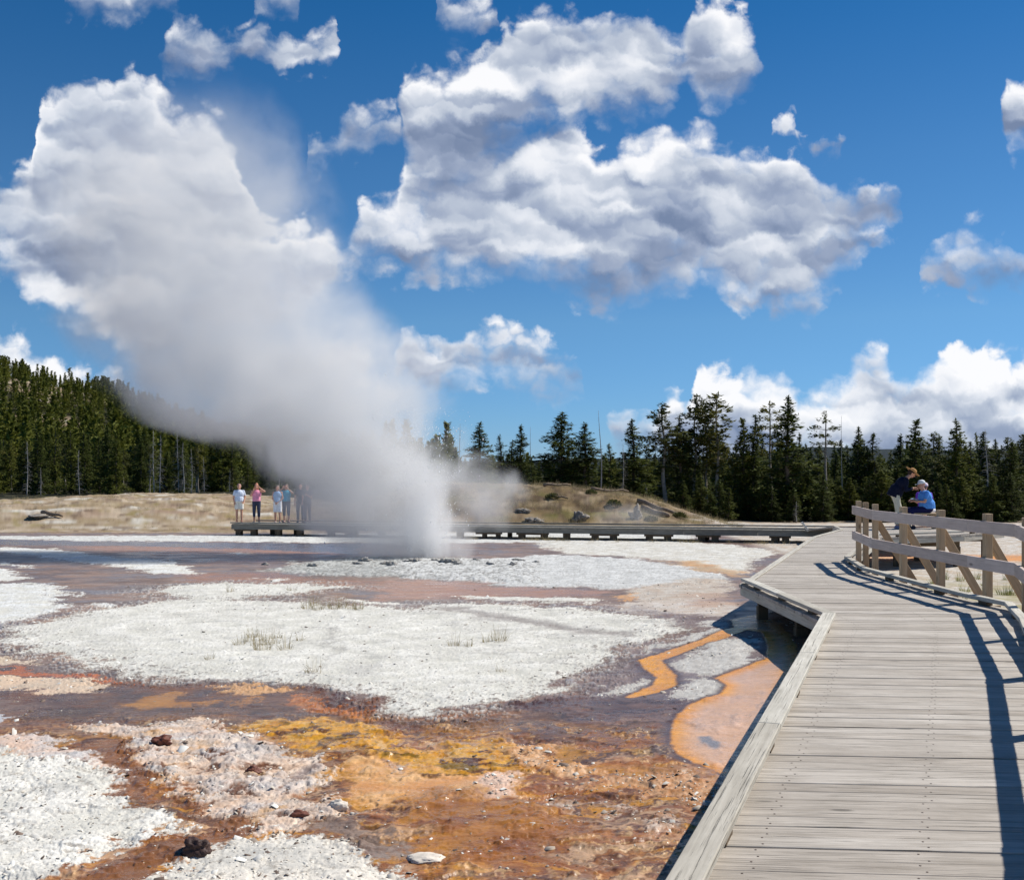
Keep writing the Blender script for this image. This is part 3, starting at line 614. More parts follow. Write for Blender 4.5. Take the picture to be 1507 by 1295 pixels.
def off_poly(poly, d):
    """polyline moved sideways by d (to the right of travel)"""
    out = []
    for i, p in enumerate(poly):
        ds = []
        if i > 0: ds.append((Vector(p)-Vector(poly[i-1])).normalized())
        if i < len(poly)-1: ds.append((Vector(poly[i+1])-Vector(p)).normalized())
        m_ = sum(ds, Vector((0, 0))).normalized(); nrm = Vector((m_.y, -m_.x)); k = 1/max(.5, m_.dot(ds[0]))
        out.append(Vector(p)+nrm*d*k)
    return out
def run_boards(poly, d, wd, th, z, name, mat, parent, maxlen=3.6, gap=.004, upright=False, off=OFF, drop=0.0):
    pts = off_poly(poly, d); n_ = 0
    for i, (a, b_) in enumerate(zip(pts[:-1], pts[1:])):
        L = (b_-a).length; k = max(1, math.ceil(L/maxlen)); dr = (b_-a).normalized(); nr_ = Vector((dr.y, -dr.x))
        for j in range(k):
            p = a+(b_-a)*(j/k); q = a+(b_-a)*((j+1)/k)
            p = p+dr*gap/2; q = q-dr*gap/2
            # mitre at bends
            def cut(idx, end):
                if end and j == k-1 and 0 < idx < len(pts)-1 or (not end and j == 0 and 0 < idx < len(pts)-1):
                    d0_ = (pts[idx]-pts[idx-1]).normalized(); d1_ = (pts[idx+1]-pts[idx]).normalized(); m_ = (d0_+d1_).normalized()
                    cc = Vector((m_.y, -m_.x)); return cc/max(.4, cc.dot(nr_))
                return nr_
            mb = MBo(off)
            if not upright:
                c0 = cut(i, False); c1 = cut(i+1, True)
                mb.board((p.x, p.y, z), (q.x, q.y, z), wd, th, side=(nr_.x, nr_.y, 0), cut0=(c0.x, c0.y, 0), cut1=(c1.x, c1.y, 0))
            else:
                mb.board((p.x, p.y, z), (q.x, q.y, z), wd, th, side=(0, 0, 1))
            mb.build(name, mat, parent, .005); n_ += 1
run_boards(LEFT[:4], .068, .135, .042, DZ+.072, 'curb_board', M_CURB, bw)
run_boards(LEFT[3:], .06, .10, .022, DZ+.0125, 'edge_strip', M_CURB, bw)
run_boards(RIGHT, -.06, .095, .05, DZ+.075, 'curb_board', M_CURB, bw)
run_boards(LEFT, .012, .105, .035, DZ-.095, 'rim_board', M_CURB, bw, upright=True)
run_boards(RIGHT, -.012, .13, .035, DZ-.107, 'rim_board', M_CURB, bw, upright=True)
# spacer blocks under the curbs
for poly, d in ((LEFT[:4], .085), (RIGHT, -.06)):
    pts = off_poly(poly, d)
    for a, b_ in zip(pts[:-1], pts[1:]):
        L = (b_-a).length; k = max(1, round(L/1.5)); dr = (b_-a).normalized()
        for j in range(k):
            p = a+(b_-a)*((j+.5)/k)
            mb = MBo(); mb.board((p.x-dr.x*.09, p.y-dr.y*.09, DZ+.03), (p.x+dr.x*.09, p.y+dr.y*.09, DZ+.03), .07, .058, side=(dr.y, -dr.x, 0)); mb.build('curb_spacer', M_DARKW, bw, 0)
# two nails through every plank into each stringer
nv = []; nf = []
for cc, dz in NAILS:
    if cc > 20: continue
    xl, xr = float(np.interp(cc, [p[1] for p in LEFT], [p[0] for p in LEFT])), float(np.interp(cc, [p[1] for p in RIGHT], [p[0] for p in RIGHT]))
    for f_ in (.13, .5, .88):
        for o_ in (-.038, .038):
            x = xl+(xr-xl)*f_+random.uniform(-.012, .012); y = SL*x+cc+o_+random.uniform(-.006, .006); b0 = len(nv)
            for k in range(8): nv.append((x+.0055*math.cos(k*math.pi/4)-OFF.x, y+.0055*math.sin(k*math.pi/4)-OFF.y, DZ+dz+.0012))
            nv.append((x-OFF.x, y-OFF.y, DZ+dz+.0022))
            for k in range(8): nf.append((b0+k, b0+(k+1) % 8, b0+8))
me = bpy.data.meshes.new('nail_heads'); me.from_pydata(nv, [], nf); me.materials.append(simple_mat('rusty_nail', srgb(84, 66, 56), .6, .4, .2, 30))
o = bpy.data.objects.new('nail_heads', me); COL.objects.link(o); o.parent = bw; o['kind'] = 'stuff'
# joists, beams and posts underneath
Lj = off_poly(LEFT, .22); Rj = off_poly(RIGHT, -.22)
def xa(poly, Y):
    return float(np.interp(Y, [p[1] for p in poly], [p[0] for p in poly]))
yb = 3.0
while yb < 31.5:
    xl, xr = xa(Lj, yb), xa(Rj, yb)
    mb = MBo(); mb.board((xl, yb, DZ-.25), (xr, yb, DZ-.25), .09, .14, side=(0, 1, 0)); mb.build('cross_beam', M_DARKW, bw, 0)
    for x in (xl+.06, (xl+xr)/2, xr-.06):
        zg = float(terrain(x, yb)); mb = MBo(); mb.board((x, yb, zg-.1), (x, yb, DZ-.322), .14, .14, side=(1, 0, 0)); mb.build('support_post', M_DARKW, bw, 0)
    yb += 2.1
for fr in (.0, .5, 1.0):
    pts = [Vector((xa(Lj, y)*(1-fr)+xa(Rj, y)*fr, y)) for y in (2.0, 4.0, 11.7, 15.5, 19.5, 26.6, 31.0)]
    for a, b_ in zip(pts[:-1], pts[1:]):
        mb = MBo(); mb.board((a.x, a.y, DZ-.11), (b_.x, b_.y, DZ-.11), .045, .135, side=Vector((0, 0, 1)).cross(Vector((b_.x-a.x, b_.y-a.y, 0)))); mb.build('joist', M_DARKW, bw, 0)
# ramp going down behind the crest to the lower far boardwalk
rp = MBo(); k = 0
RA = [(Vector((9.5, 32.2)), Vector((13.6, 32.4)), DZ), (Vector((10.6, 39.3)), Vector((13.4, 39.0)), 0.02)]
nst = 48
for i in range(nst):
    t0, t1 = i/nst+.0006, (i+1)/nst-.0006
    P_ = []
    for dz_ in (-.038, 0):
        for t_, sd in ((t0, 0), (t0, 1), (t1, 1), (t1, 0)):
            v_ = RA[0][sd].lerp(RA[1][sd], t_); zz = RA[0][2]+(RA[1][2]-RA[0][2])*t_; P_.append((v_.x, v_.y, zz+dz_))
    rp.hexa(P_, [(p[0], p[1], p[2]) for p in P_])
rp.build('ramp_deck', M_DECK, bw, 0)

# ================================================================ railing
FR = [(1.45, 1.9), (2.80, 4.75), (4.49, 8.8), (5.84, 12.6), (5.77, 13.75), (5.73, 15.4), (5.71, 17.2), (6.13, 19.55)]
rail = empty('wooden_railing', (6.0, 13.0, DZ)); ROFF = Vector(rail.location)
tag(rail, 'two-rail wooden railing with tan posts and slanted braces along the right edge of the boardwalk', 'railing')
for zc in (DZ+.925, DZ+.475):
    for a, b_ in zip(FR[:-1], FR[1:]):
        a_, b2 = Vector(a), Vector(b_); dr = (b2-a_).normalized()
        mb = MBo(ROFF); mb.board((a_.x, a_.y, zc), (b2.x-dr.x*.003, b2.y-dr.y*.003, zc), .15, .038, side=(0, 0, 1)); mb.build('rail', M_RAIL, rail, .004)
fpts = [Vector(p) for p in FR]
def on_rail(Y):
    for a, b_ in zip(fpts[:-1], fpts[1:]):
        if a.y <= Y <= b_.y:
            p = a+(b_-a)*((Y-a.y)/(b_.y-a.y)); d_ = (b_-a).normalized(); return p, d_
for Y in (3.0, 5.0, 6.9, 8.7, 10.6, 12.25, 13.4, 14.75, 16.1, 17.45, 18.5, 19.35):
    p, d_ = on_rail(Y); nr_ = Vector((d_.y, -d_.x)); c_ = p+nr_*.072
    zg = float(terrain(c_.x, c_.y))
    mb = MBo(ROFF); mb.board((c_.x, c_.y, zg-.15), (c_.x, c_.y, DZ+1.09), .088, .10, side=(nr_.x, nr_.y, 0)); mb.build('post', M_POST, rail, .005)
    if Y < 18.0:
        q = c_+nr_*.05+d_*.072; e = q+nr_*.60
        mb = MBo(ROFF); mb.board((q.x, q.y, DZ+.80), (e.x, e.y, DZ-.22), .11, .038, side=(nr_.x, nr_.y, 0)); mb.build('brace', M_POST, rail, .004)
        s0 = c_-nr_*.5; s1 = c_+nr_*.78
        mb = MBo(ROFF); mb.board((s0.x-d_.x*.08, s0.y-d_.y*.08, DZ-.26), (s1.x-d_.x*.08, s1.y-d_.y*.08, DZ-.26), .038, .13, side=(d_.x, d_.y, 0)); mb.build('outrigger', M_POST, rail, .004)

# ================================================================ far boardwalk
FA, FB = Vector((-11.75, 45.6)), Vector((11.6, 39.1))
fb = empty('boardwalk', (0, 42.5, -.5)); FO = Vector(fb.location)
tag(fb, 'low grey boardwalk on timber blocks crossing behind the geyser', 'boardwalk')
fd = (FB-FA).normalized(); fn = Vector((-fd.y, fd.x)); Lf = (FB-FA).length
def fz(s_): return -.06+.06*s_/Lf
pl_ = MBo(FO); s_ = 0
while s_ < Lf-.14:
    P_ = []
    for dz_ in (-.05, 0):
        for sd, tt in ((0, s_+.003), (0, s_+.137), (2.0, s_+.137), (2.0, s_+.003)):
            v_ = FA+fd*tt+fn*sd; P_.append((v_.x, v_.y, fz(s_)+dz_))
    pl_.hexa(P_, [(p[1], p[0], p[2]) for p in P_]); s_ += .14
pl_.build('deck', M_FARW, fb, 0)
k = 9
for side_ in (-.03, 2.03):
    for i in range(k):
        a = FA+fn*side_+fd*(Lf*i/k+.004); b_ = FA+fn*side_+fd*(Lf*(i+1)/k-.004)
        mb = MBo(FO); mb.board((a.x, a.y, fz(Lf*i/k)-.12), (b_.x, b_.y, fz(Lf*(i+1)/k)-.12), .20, .04, side=(0, 0, 1)); mb.build('rim_board', M_FARW, fb, 0)
        a2 = a-fn*math.copysign(.07, side_-1)*-1; b3 = b_-fn*math.copysign(.07, side_-1)*-1
        mb = MBo(FO); mb.board((a2.x, a2.y, fz(Lf*i/k)+.055), (b3.x, b3.y, fz(Lf*(i+1)/k)+.055), .10, .05, side=(fn.x, fn.y, 0)); mb.build('curb_board', M_FARW, fb, 0)
for px in (350, 372, 408, 440, 486, 520, 560, 600, 640, 676, 712, 732, 767, 800, 833, 875, 902, 955, 982, 1032, 1052, 1140, 1156):
    # bearing px meets the front edge
    u_ = (px-CX)/FPX; t_ = (u_*FA.y-FA.x)/(fd.x-u_*fd.y); p = FA+fd*t_+fn*.12
    zg = float(terrain(p.x, p.y))
    for dd in ((0, 1.7) if px % 3 == 0 else (0,)):
        q = p+fn*dd; w_ = .26 if px not in (712, 732) else .16
        mb = MBo(FO); mb.board((q.x, q.y, zg-.12), (q.x, q.y, fz(t_)-.225), w_, .2, side=(fd.x, fd.y, 0)); mb.build('support_block', M_DARKW, fb, .01)
for a_, b2 in ((345, 376), (480, 526), (700, 737), (760, 806), (868, 910), (948, 990), (1024, 1060), (1132, 1164)):
    pp = []
    for px in (a_, b2):
        u_ = (px-CX)/FPX; t_ = (u_*FA.y-FA.x)/(fd.x-u_*fd.y); p = FA+fd*t_+fn*.10; pp.append((p.x, p.y, fz(t_)-.26))
    mb = MBo(FO); mb.board(pp[0], pp[1], .24, .07, side=(fn.x, fn.y, 0)); mb.build('cap_beam', M_DARKW, fb, 0)
# small pale board leaning where the two boardwalks meet
pb = MB(); p0 = at(1190, 784, 38.6); p0.z = .0; pb.o = p0
pb.board((p0.x, p0.y, p0.z+.01), (p0.x-.24, p0.y+.02, p0.z+.33), .13, .03, side=(.25, -.9, .1)); 
M_WHITE = wood('white_painted_board', srgb(235, 236, 232), srgb(205, 206, 200), .1)
o = pb.build('loose_board', M_WHITE, None, .004); o.location = p0
tag(o, 'small white board leaning at the right end of the far boardwalk', 'board')

# bench on the platform
bx = empty('bench', (11.55, 30.8, DZ)); BO = Vector(bx.location)
tag(bx, 'low wooden bench on the platform under the man in blue', 'bench')
mb = MBo(BO)
for i in range(3): mb.board((11.1, 30.62+.13*i, DZ+.43), (12.05, 30.62+.13*i, DZ+.43), .12, .04, side=(0, 1, 0))
mb.build('seat', M_POST, bx, .004)
for x in (11.2, 11.95):
    mb = MBo(BO); mb.board((x, 30.75, DZ), (x, 30.75, DZ+.409), .30, .07, side=(0, 1, 0)); mb.build('leg', M_POST, bx, .004)

# ================================================================ trees
def mat_foliage(name, c1, c2, trans=.25, vary=True):
    m = bpy.data.materials.new(name); m.use_nodes = True; n = NT(m.node_tree)
    tc_ = n.node('ShaderNodeTexCoord').outputs['Object']; f = n.noise(tc_, 1.3, 3, .6)
    oi = n.node('ShaderNodeObjectInfo').outputs['Random']; t = n.attr('tint')
    c = n.mix(n.m('ADD', n.m('MULTIPLY', n.mr(f, .35, .65), .4), n.m('MULTIPLY', t, .6)), c1, c2)
    if vary: c = n.mix(1.0, c, n.ramp(oi, [(0, (.74, .76, .8)), (.5, (1, 1, 1)), (1, (1.5, 1.32, .95))]), 'MULTIPLY')
    d = n.node('ShaderNodeBsdfPrincipled'); n.put(d.inputs['Base Color'], c); d.inputs['Roughness'].default_value = .75; d.inputs['Specular IOR Level'].default_value = .15
    tr = n.node('ShaderNodeBsdfTranslucent'); n.put(tr.inputs[0], c)
    mx = n.node('ShaderNodeMixShader'); mx.inputs[0].default_value = trans; n.l.new(d.outputs[0], mx.inputs[1]); n.l.new(tr.outputs[0], mx.inputs[2])
    o = n.node('ShaderNodeOutputMaterial'); n.l.new(mx.outputs[0], o.inputs[0]); return m
M_NEEDLE = mat_foliage('conifer_needles', (.042, .064, .012), (.120, .135, .028))
M_NEEDLE2 = mat_foliage('lodgepole_needles', (.060, .072, .018), (.135, .140, .042))
M_GREY = simple_mat('dead_wood', (.34, .32, .30), .85, .1, .3, 6)
M_BARK = simple_mat('conifer_bark', (.17, .13, .10), .9, .1, .3, 5)
M_PBARK = simple_mat('pale_pine_bark', (.30, .26, .21), .9, .1, .3, 5)

def tubes_mesh(name, tubes, sides=5):
    """tubes: list of [(x,y,z,r), ...]"""
    V_ = []; F_ = []
    for tb in tubes:
        b0 = len(V_)
        for i, (x, y, z, r_) in enumerate(tb):
            p = Vector((x, y, z)); q = Vector(tb[min(i+1, len(tb)-1)][:3]); o_ = Vector(tb[max(i-1, 0)][:3]); d = (q-o_)
            d = d.normalized() if d.length > 1e-6 else Vector((0, 0, 1))
            s_ = d.orthogonal().normalized(); t_ = d.cross(s_)
            for k in range(sides):
                a = 2*math.pi*k/sides; V_.append(p+s_*(math.cos(a)*r_)+t_*(math.sin(a)*r_))
        for i in range(len(tb)-1):
            for k in range(sides): F_.append((b0+i*sides+k, b0+i*sides+(k+1) % sides, b0+(i+1)*sides+(k+1) % sides, b0+(i+1)*sides+k))
        F_.append(tuple(b0+k for k in range(sides))[::-1]); F_.append(tuple(b0+(len(tb)-1)*sides+k for k in range(sides)))
    me = bpy.data.meshes.new(name); me.from_pydata([tuple(v) for v in V_], [], F_); 
    for p in me.polygons: p.use_smooth = True
    return me
def clump_arrays(centers, dirs, size, r_):
    """small ragged needle sprays: one quad each, laid loosely along the branch"""
    n_ = len(centers); c = np.array(centers); d = np.array(dirs)
    d = d+r_.normal(0, .35, (n_, 3)); d /= np.linalg.norm(d, axis=1)[:, None]
    u = np.cross(d, r_.normal(0, 1, (n_, 3))+np.array([0, 0, 1.6])); u /= np.linalg.norm(u, axis=1)[:, None]
    s_ = size*r_.uniform(.6, 1.4, (n_, 1)); wd = s_*r_.uniform(.30, .55, (n_, 1))
    a = c-d*s_*.5; b_ = c+u*wd*.5; e = c+d*s_*.6; f = c-u*wd*.5
    b_[:, 2] -= .1*size; f[:, 2] -= .1*size
    V_ = np.stack([a, b_, e, f], 1).reshape(-1, 3); F_ = np.arange(n_*4).reshape(-1, 4)
    t = np.repeat(np.clip(r_.normal(.5, .25, n_), 0, 1), 4); return V_, F_, t
def mesh_np(name, V_, F_, t=None, mat=None, smooth=False):
    me = bpy.data.meshes.new(name); me.vertices.add(len(V_)); me.vertices.foreach_set('co', np.asarray(V_, np.float32).ravel())
    k = F_.shape[1]; me.loops.add(F_.size); me.loops.foreach_set('vertex_index', F_.ravel().astype(np.int32))
    me.polygons.add(len(F_)); me.polygons.foreach_set('loop_start', (np.arange(len(F_))*k).astype(np.int32))
    if smooth: me.polygons.foreach_set('use_smooth', np.ones(len(F_), bool))
    if t is not None:
        a = me.attributes.new('tint', 'FLOAT', 'POINT'); a.data.foreach_set('value', np.asarray(t, np.float32))
    me.update(); me.validate()
    if mat: me.materials.append(mat)
    return me
def make_conifer(kind, seed, nb=95, per=15, size=.34):
    """10 m tall; returns crown mesh, trunk mesh"""
    r_ = np.random.default_rng(seed); cs = []; ds = []; tubes = []
    lean = r_.normal(0, .12, 2); H = 10.0
    def axis(h): t = h/H; return np.array([lean[0]*t*t+.05*math.sin(h*1.3+seed), lean[1]*t*t+.05*math.cos(h*1.1+seed), h])
    tr = .13 if kind != 'pine' else .115
    tubes.append([(*axis(h), tr*(1-h/H*.88)+.008) for h in np.linspace(-.3, H*.985, 12)])
    if kind == 'spruce': lo, prof = .4, lambda t: 1.95*(1-t)**.85*(.6+.4*min(1, (t+.05)*6))
    elif kind == 'wide': lo, prof = .5, lambda t: 2.5*(1-t)**.75*(.6+.4*min(1, (t+.05)*5))
    elif kind == 'narrow': lo, prof = .3, lambda t: 1.35*(1-t)**.75+.05
    elif kind == 'pine': lo, prof = 3.6, lambda t: 1.25*(math.sin(math.pi*min(1, max(0, t*.92+.06)))**.7)*(.75+.25*math.sin(t*23+seed))
    elif kind == 'sparse': lo, prof = 5.6, lambda t: 1.15*math.sin(math.pi*min(1, t*.95+.04))**.6
    elif kind == 'young': lo, prof = .2, lambda t: 3.0*(1-t)**.8
    if kind == 'sparse': nb = int(nb*.55)
    gapc = r_.uniform(0, 1, 5); gapa = r_.uniform(0, 6.28, 5)
    for i in range(nb):
        t = (i+r_.uniform(0, 1))/nb
        if kind in ('pine', 'sparse'): t = round(t*nb/7)*7/nb+r_.normal(0, .012); t = min(.995, max(0, t))
        h = lo+(H*.985-lo)*t; az = r_.uniform(0, 2*math.pi)
        L = prof(t)*r_.uniform(.62, 1.18)
        for gc_, ga_ in zip(gapc, gapa):
            if abs(t-gc_) < .07 and math.cos(az-ga_) > .3: L *= .45
        L = max(L, .12); a0 = axis(h)
        up = .55*t-.25 if kind not in ('pine', 'sparse') else .35*t+.05
        d = np.array([math.cos(az), math.sin(az), up]); tip = a0+d*L; tip[2] -= .10*L*L*(1-t)
        if L > .5: tubes.append([(*a0, .022*(1-t)+.008), (*(a0*.45+tip*.55+np.array([0, 0, .04*L])), .012), (*tip, .004)])
        k = max(3, int(per*(L/1.2)))
        for j in range(k):
            q = (r_.uniform(.18 if kind not in ('pine', 'sparse') else .45, 1.05))**.85
            p = a0+(tip-a0)*q; p[2] += .04*L*math.sin(math.pi*min(q, 1))
            w_ = .16*L*(1.15-q)+.05; p = p+r_.normal(0, 1, 3)*np.array([w_, w_, .09+.03*L])
            dd = d*.8+np.array([-math.sin(az), math.cos(az), 0])*r_.choice([-1, 1])*.7+np.array([0, 0, r_.uniform(-.4, .35)])
            cs.append(p); ds.append(dd)
    for h in np.linspace(H*.90, H*1.0, 10): cs.append(axis(h)+r_.normal(0, .03, 3)); ds.append(np.array([r_.normal(0, .4), r_.normal(0, .4), 1.0]))
    if kind in ('pine', 'sparse'):
        for i in range(12 if kind == 'pine' else 9):      # dead stubs under the crown
            h = r_.uniform(1.0, lo+1.2); az = r_.uniform(0, 6.28); L = r_.uniform(.25, .7); a0 = axis(h); tubes.append([(*a0, .015), (*(a0+np.array([math.cos(az)*L, math.sin(az)*L, -.05])), .004)])
    V_, F_, tt = clump_arrays(cs, ds, size, r_)
    crown = mesh_np('crown', V_, F_, tt, M_NEEDLE2 if kind in ('pine', 'sparse') else M_NEEDLE)
    trunk = tubes_mesh('trunk', tubes); trunk.materials.append(M_PBARK if kind in ('pine', 'sparse') else M_BARK)
    return crown, trunk
def make_snag(seed, branchy):
    r_ = np.random.default_rng(seed); H = 10; tubes = [[(.1*math.sin(h*.5+seed), .08*math.cos(h*.4), h, .11*(1-h/H*.85)) for h in np.linspace(-.3, H, 9)]]
    for i in range(110 if branchy else 14):
        h = r_.uniform(1.0 if branchy else 3, 9.8); az = r_.uniform(0, 6.28); L = (1.5*(1-h/H)+.25)*r_.uniform(.4, 1.1)*(1 if branchy else .35)
        x0, y0 = .1*math.sin(h*.5+seed), .08*math.cos(h*.4)
        tubes.append([(x0, y0, h, .022), (x0+math.cos(az)*L*.6, y0+math.sin(az)*L*.6, h-.05*L, .014), (x0+math.cos(az)*L, y0+math.sin(az)*L, h-.28*L, .005)])
    me = tubes_mesh('trunk', tubes, 4); me.materials.append(M_GREY); return me
PROTO = {k: [make_conifer(k, 11+i*7+j*100, *a) for i in range(n_)] for j, (k, n_, a) in enumerate((
    ('spruce', 4, (200, 34, .26)), ('wide', 2, (220, 36, .26)), ('narrow', 3, (160, 30, .25)), ('pine', 3, (120, 36, .25)), ('sparse', 2, (80, 28, .24)), ('young', 2, (80, 22, .6))))}
SNAG = [make_snag(5+i, b_) for i, b_ in enumerate((False, False, True, True, True))]
KINDNAME = {'spruce': 'spruce_tree', 'wide': 'spruce_tree', 'narrow': 'spruce_tree', 'pine': 'pine_tree', 'sparse': 'pine_tree', 'young': 'young_conifer'}
NTREE = [0]
def plant(kind, x, y, h, label, group=None, wf=1.0, cat='tree', name=None, lean=0.0):
    """one tree standing on the terrain"""
    z = float(terrain(x, y)); NTREE[0] += 1
    e = empty(name or KINDNAME.get(kind, 'dead_tree'), (x, y, z), random.uniform(0, 6.28)); e.scale = (h/10*wf, h/10*wf, h/10)
    if lean: e.rotation_euler = (0, R(lean), 0)
    tag(e, label, cat, group)
    if kind == 'snag': ms = (('trunk', SNAG[random.randrange(2)]),)
    elif kind == 'bare': ms = (('trunk', SNAG[2+random.randrange(3)]),)
    else:
        c_, t_ = random.choice(PROTO[kind]); ms = (('crown', c_), ('trunk', t_))
    for nm, me in ms:
        o = bpy.data.objects.new(nm, me); COL.objects.link(o); o.parent = e
    return e
def tree_px(kind, px, top, Y, label, group=None, wf=1.0, **kw):
    x = (px-CX)/FPX*Y; z = float(terrain(x, Y)); h = CAMZ-(top-HY)/FPX*Y-z
    return plant(kind, x, Y, h, label, group, 1.18*wf*(8.0/max(h, 2))**.3, **kw)

NAMED = [  # (kind, bearing, top row, distance, width, label)
 ('spruce', 705, 621, 70, 1.1, 'bushy spruce at the left end of the hillock stand, nearest the small steam cloud'),
 ('narrow', 738, 640, 72, 1.0, 'short narrow spruce just right of the leftmost hillock spruce'),
 ('narrow', 752, 648, 74, 1.0, 'shortest narrow spruce in the small trio beside the steam'),
 ('spruce', 766, 625, 72, .9, 'slim spruce at the right of the small trio on the hillock'),
 ('wide', 826, 606, 64, 1.15, 'broad full spruce, the largest tree on top of the hillock'),
 ('spruce', 861, 622, 63, 1.25, 'full spruce close against the right side of the broad hillock spruce'),
 ('narrow', 897, 653, 72, 1.1, 'small dark spruce right beside the bare leaning trunk'),
 ('spruce', 933, 617, 70, 1.15, 'lone pointed spruce standing between the bare trunk and the tall pine group'),
 ('pine', 978, 594, 66, 1.35, 'leftmost tall pine of the dense stand, with a rounded leaning top'),
 ('spruce', 1001, 612, 67, 1.0, 'dark spruce tucked right of the leftmost tall pine'),
 ('pine', 1022, 581, 68, 1.0, 'left one of the two tallest pines in the middle of the stand'),
 ('pine', 1040, 590, 69, .9, 'pine between the two tallest pines, slightly lower than both'),
 ('pine', 1056, 578, 67, 1.15, 'tallest pine in the middle of the stand, tapering to a thin tip'),
 ('spruce', 1096, 615, 68, 1.0, 'left of two dark spruces before the gap with the thin crooked pine'),
 ('spruce', 1108, 611, 70, 1.0, 'right of two dark spruces before the gap with the thin crooked pine'),
 ('sparse', 1134, 591, 68, .95, 'thin crooked pine with open crown left of the tallest spruce'),
 ('spruce', 1158, 583, 65, 1.35, 'tallest dark spruce, standing just left of the far hill line'),
 ('sparse', 1215, 606, 66, 1.0, 'lone sparse pine with tufted top on a bare pale trunk'),
 ('spruce', 1263, 628, 70, .95, 'spruce with a fine tip behind the left end of the railing'),
 ('narrow', 1287, 636, 70, 1.3, 'dark spruce just left of the stooping man in the straw hat'),
 ('spruce', 1345, 617, 66, 1.2, 'large pale-tipped spruce right behind the man in the white cap'),
 ('spruce', 1408, 616, 66, 1.0, 'slender pointed spruce right of the man in blue'),
 ('spruce', 1427, 650, 68, 1.1, 'low rounded spruce against the slender pointed one'),
 ('bare', 1452, 632, 66, .9, 'half-dead pale spruce with thin drooping limbs near the right edge'),
 ('spruce', 1486, 652, 66, 1.2, 'dark spruce at the right edge of the photo'),
]
for kd, px, top, Y, wf, lb in NAMED: tree_px(kd, px, top, Y, lb, None, wf*(1.35 if px < 940 else 1.15))
tree_px('snag', 885, 604, 62, 'tall bare leaning trunk on top of the hillock', None, .8, name='dead_tree', lean=-1.5)
tree_px('snag', 1239, 612, 66, 'thin bare pole of a dead tree behind the railing end', None, .6, name='dead_tree')
tree_px('snag', 676, 624, 74, 'thin dead pole standing left of the hillock beside the steam column', None, .7, name='dead_tree')
tree_px('snag', 781, 628, 74, 'thin dead pole right of the small spruce trio', None, .7, name='dead_tree')
tree_px('bare', 917, 652, 68, 'grey bare spruce beside the lone pointed spruce', None, .7, name='dead_tree')
tree_px('bare', 1172, 738, 61, 'small grey dead sapling at the foot of the tallest spruce', None, 1.2, name='dead_tree')
tree_px('young', 897, 731, 55.5, 'small bright green young conifer on the hillock slope', None, 1.0)
G1 = 'conifers filling the stand behind the far boardwalk'; L1_ = 'dark green conifer filling the dense stand behind the far boardwalk'
for i in range(96):
    px = 950+(1760-950)*((i+random.random())/96); Y = random.uniform(67, 98)
    top = random.uniform(634, 678)
    tree_px(random.choice(['spruce', 'spruce', 'narrow', 'pine']), px, top, Y, L1_, G1, random.uniform(1.0, 1.4))
G1b = 'low conifers along the front of the stand'
for i in range(38):
    px = 1004+(1500-1004)*((i+random.random())/38); Y = random.uniform(61.5, 65)
    tree_px(random.choice(['spruce', 'wide']), px, random.uniform(690, 732), Y, 'low dark conifer along the front of the stand, behind the white crust flat', G1b, random.uniform(1.0, 1.3))
G2 = 'conifers behind the hillock'
for i in range(20):
    px = 655+(950-655)*((i+random.random())/20); Y = random.uniform(76, 108)
    tree_px(random.choice(['spruce', 'narrow', 'spruce']), px, random.uniform(668, 694), Y, 'dark conifer standing behind the grassy hillock', G2, random.uniform(1.4, 1.9))
G3 = 'conifers along the foot of the left hill'
nleft = 300-NTREE[0]-11
for i in range(nleft):
    Y = 118+62*(i/nleft)**.9+random.uniform(-3, 3); px = random.uniform(-190, 560) if i % 3 else random.uniform(-40, 330)
    x = (px-CX)/FPX*Y; h = random.uniform(5.2, 8.6)*(1 if px < 400 else .75)
    plant(random.choice(['spruce', 'spruce', 'narrow', 'wide', 'pine']), x, Y, h, 'dark conifer in the forest along the foot of the left hill', G3, random.uniform(1.15, 1.5))
G4 = 'grey dead trees at the forest edge'
for px, top, Y in ((226, 634, 118), (236, 640, 117), (262, 632, 119), (270, 652, 116), (282, 660, 116), (300, 672, 117), (116, 662, 117), (40, 650, 118), (60, 688, 116), (338, 690, 118)):
    tree_px('bare', px, top, Y, 'grey dead conifer with bare twigs at the edge of the left forest', G4, .8, name='dead_tree')
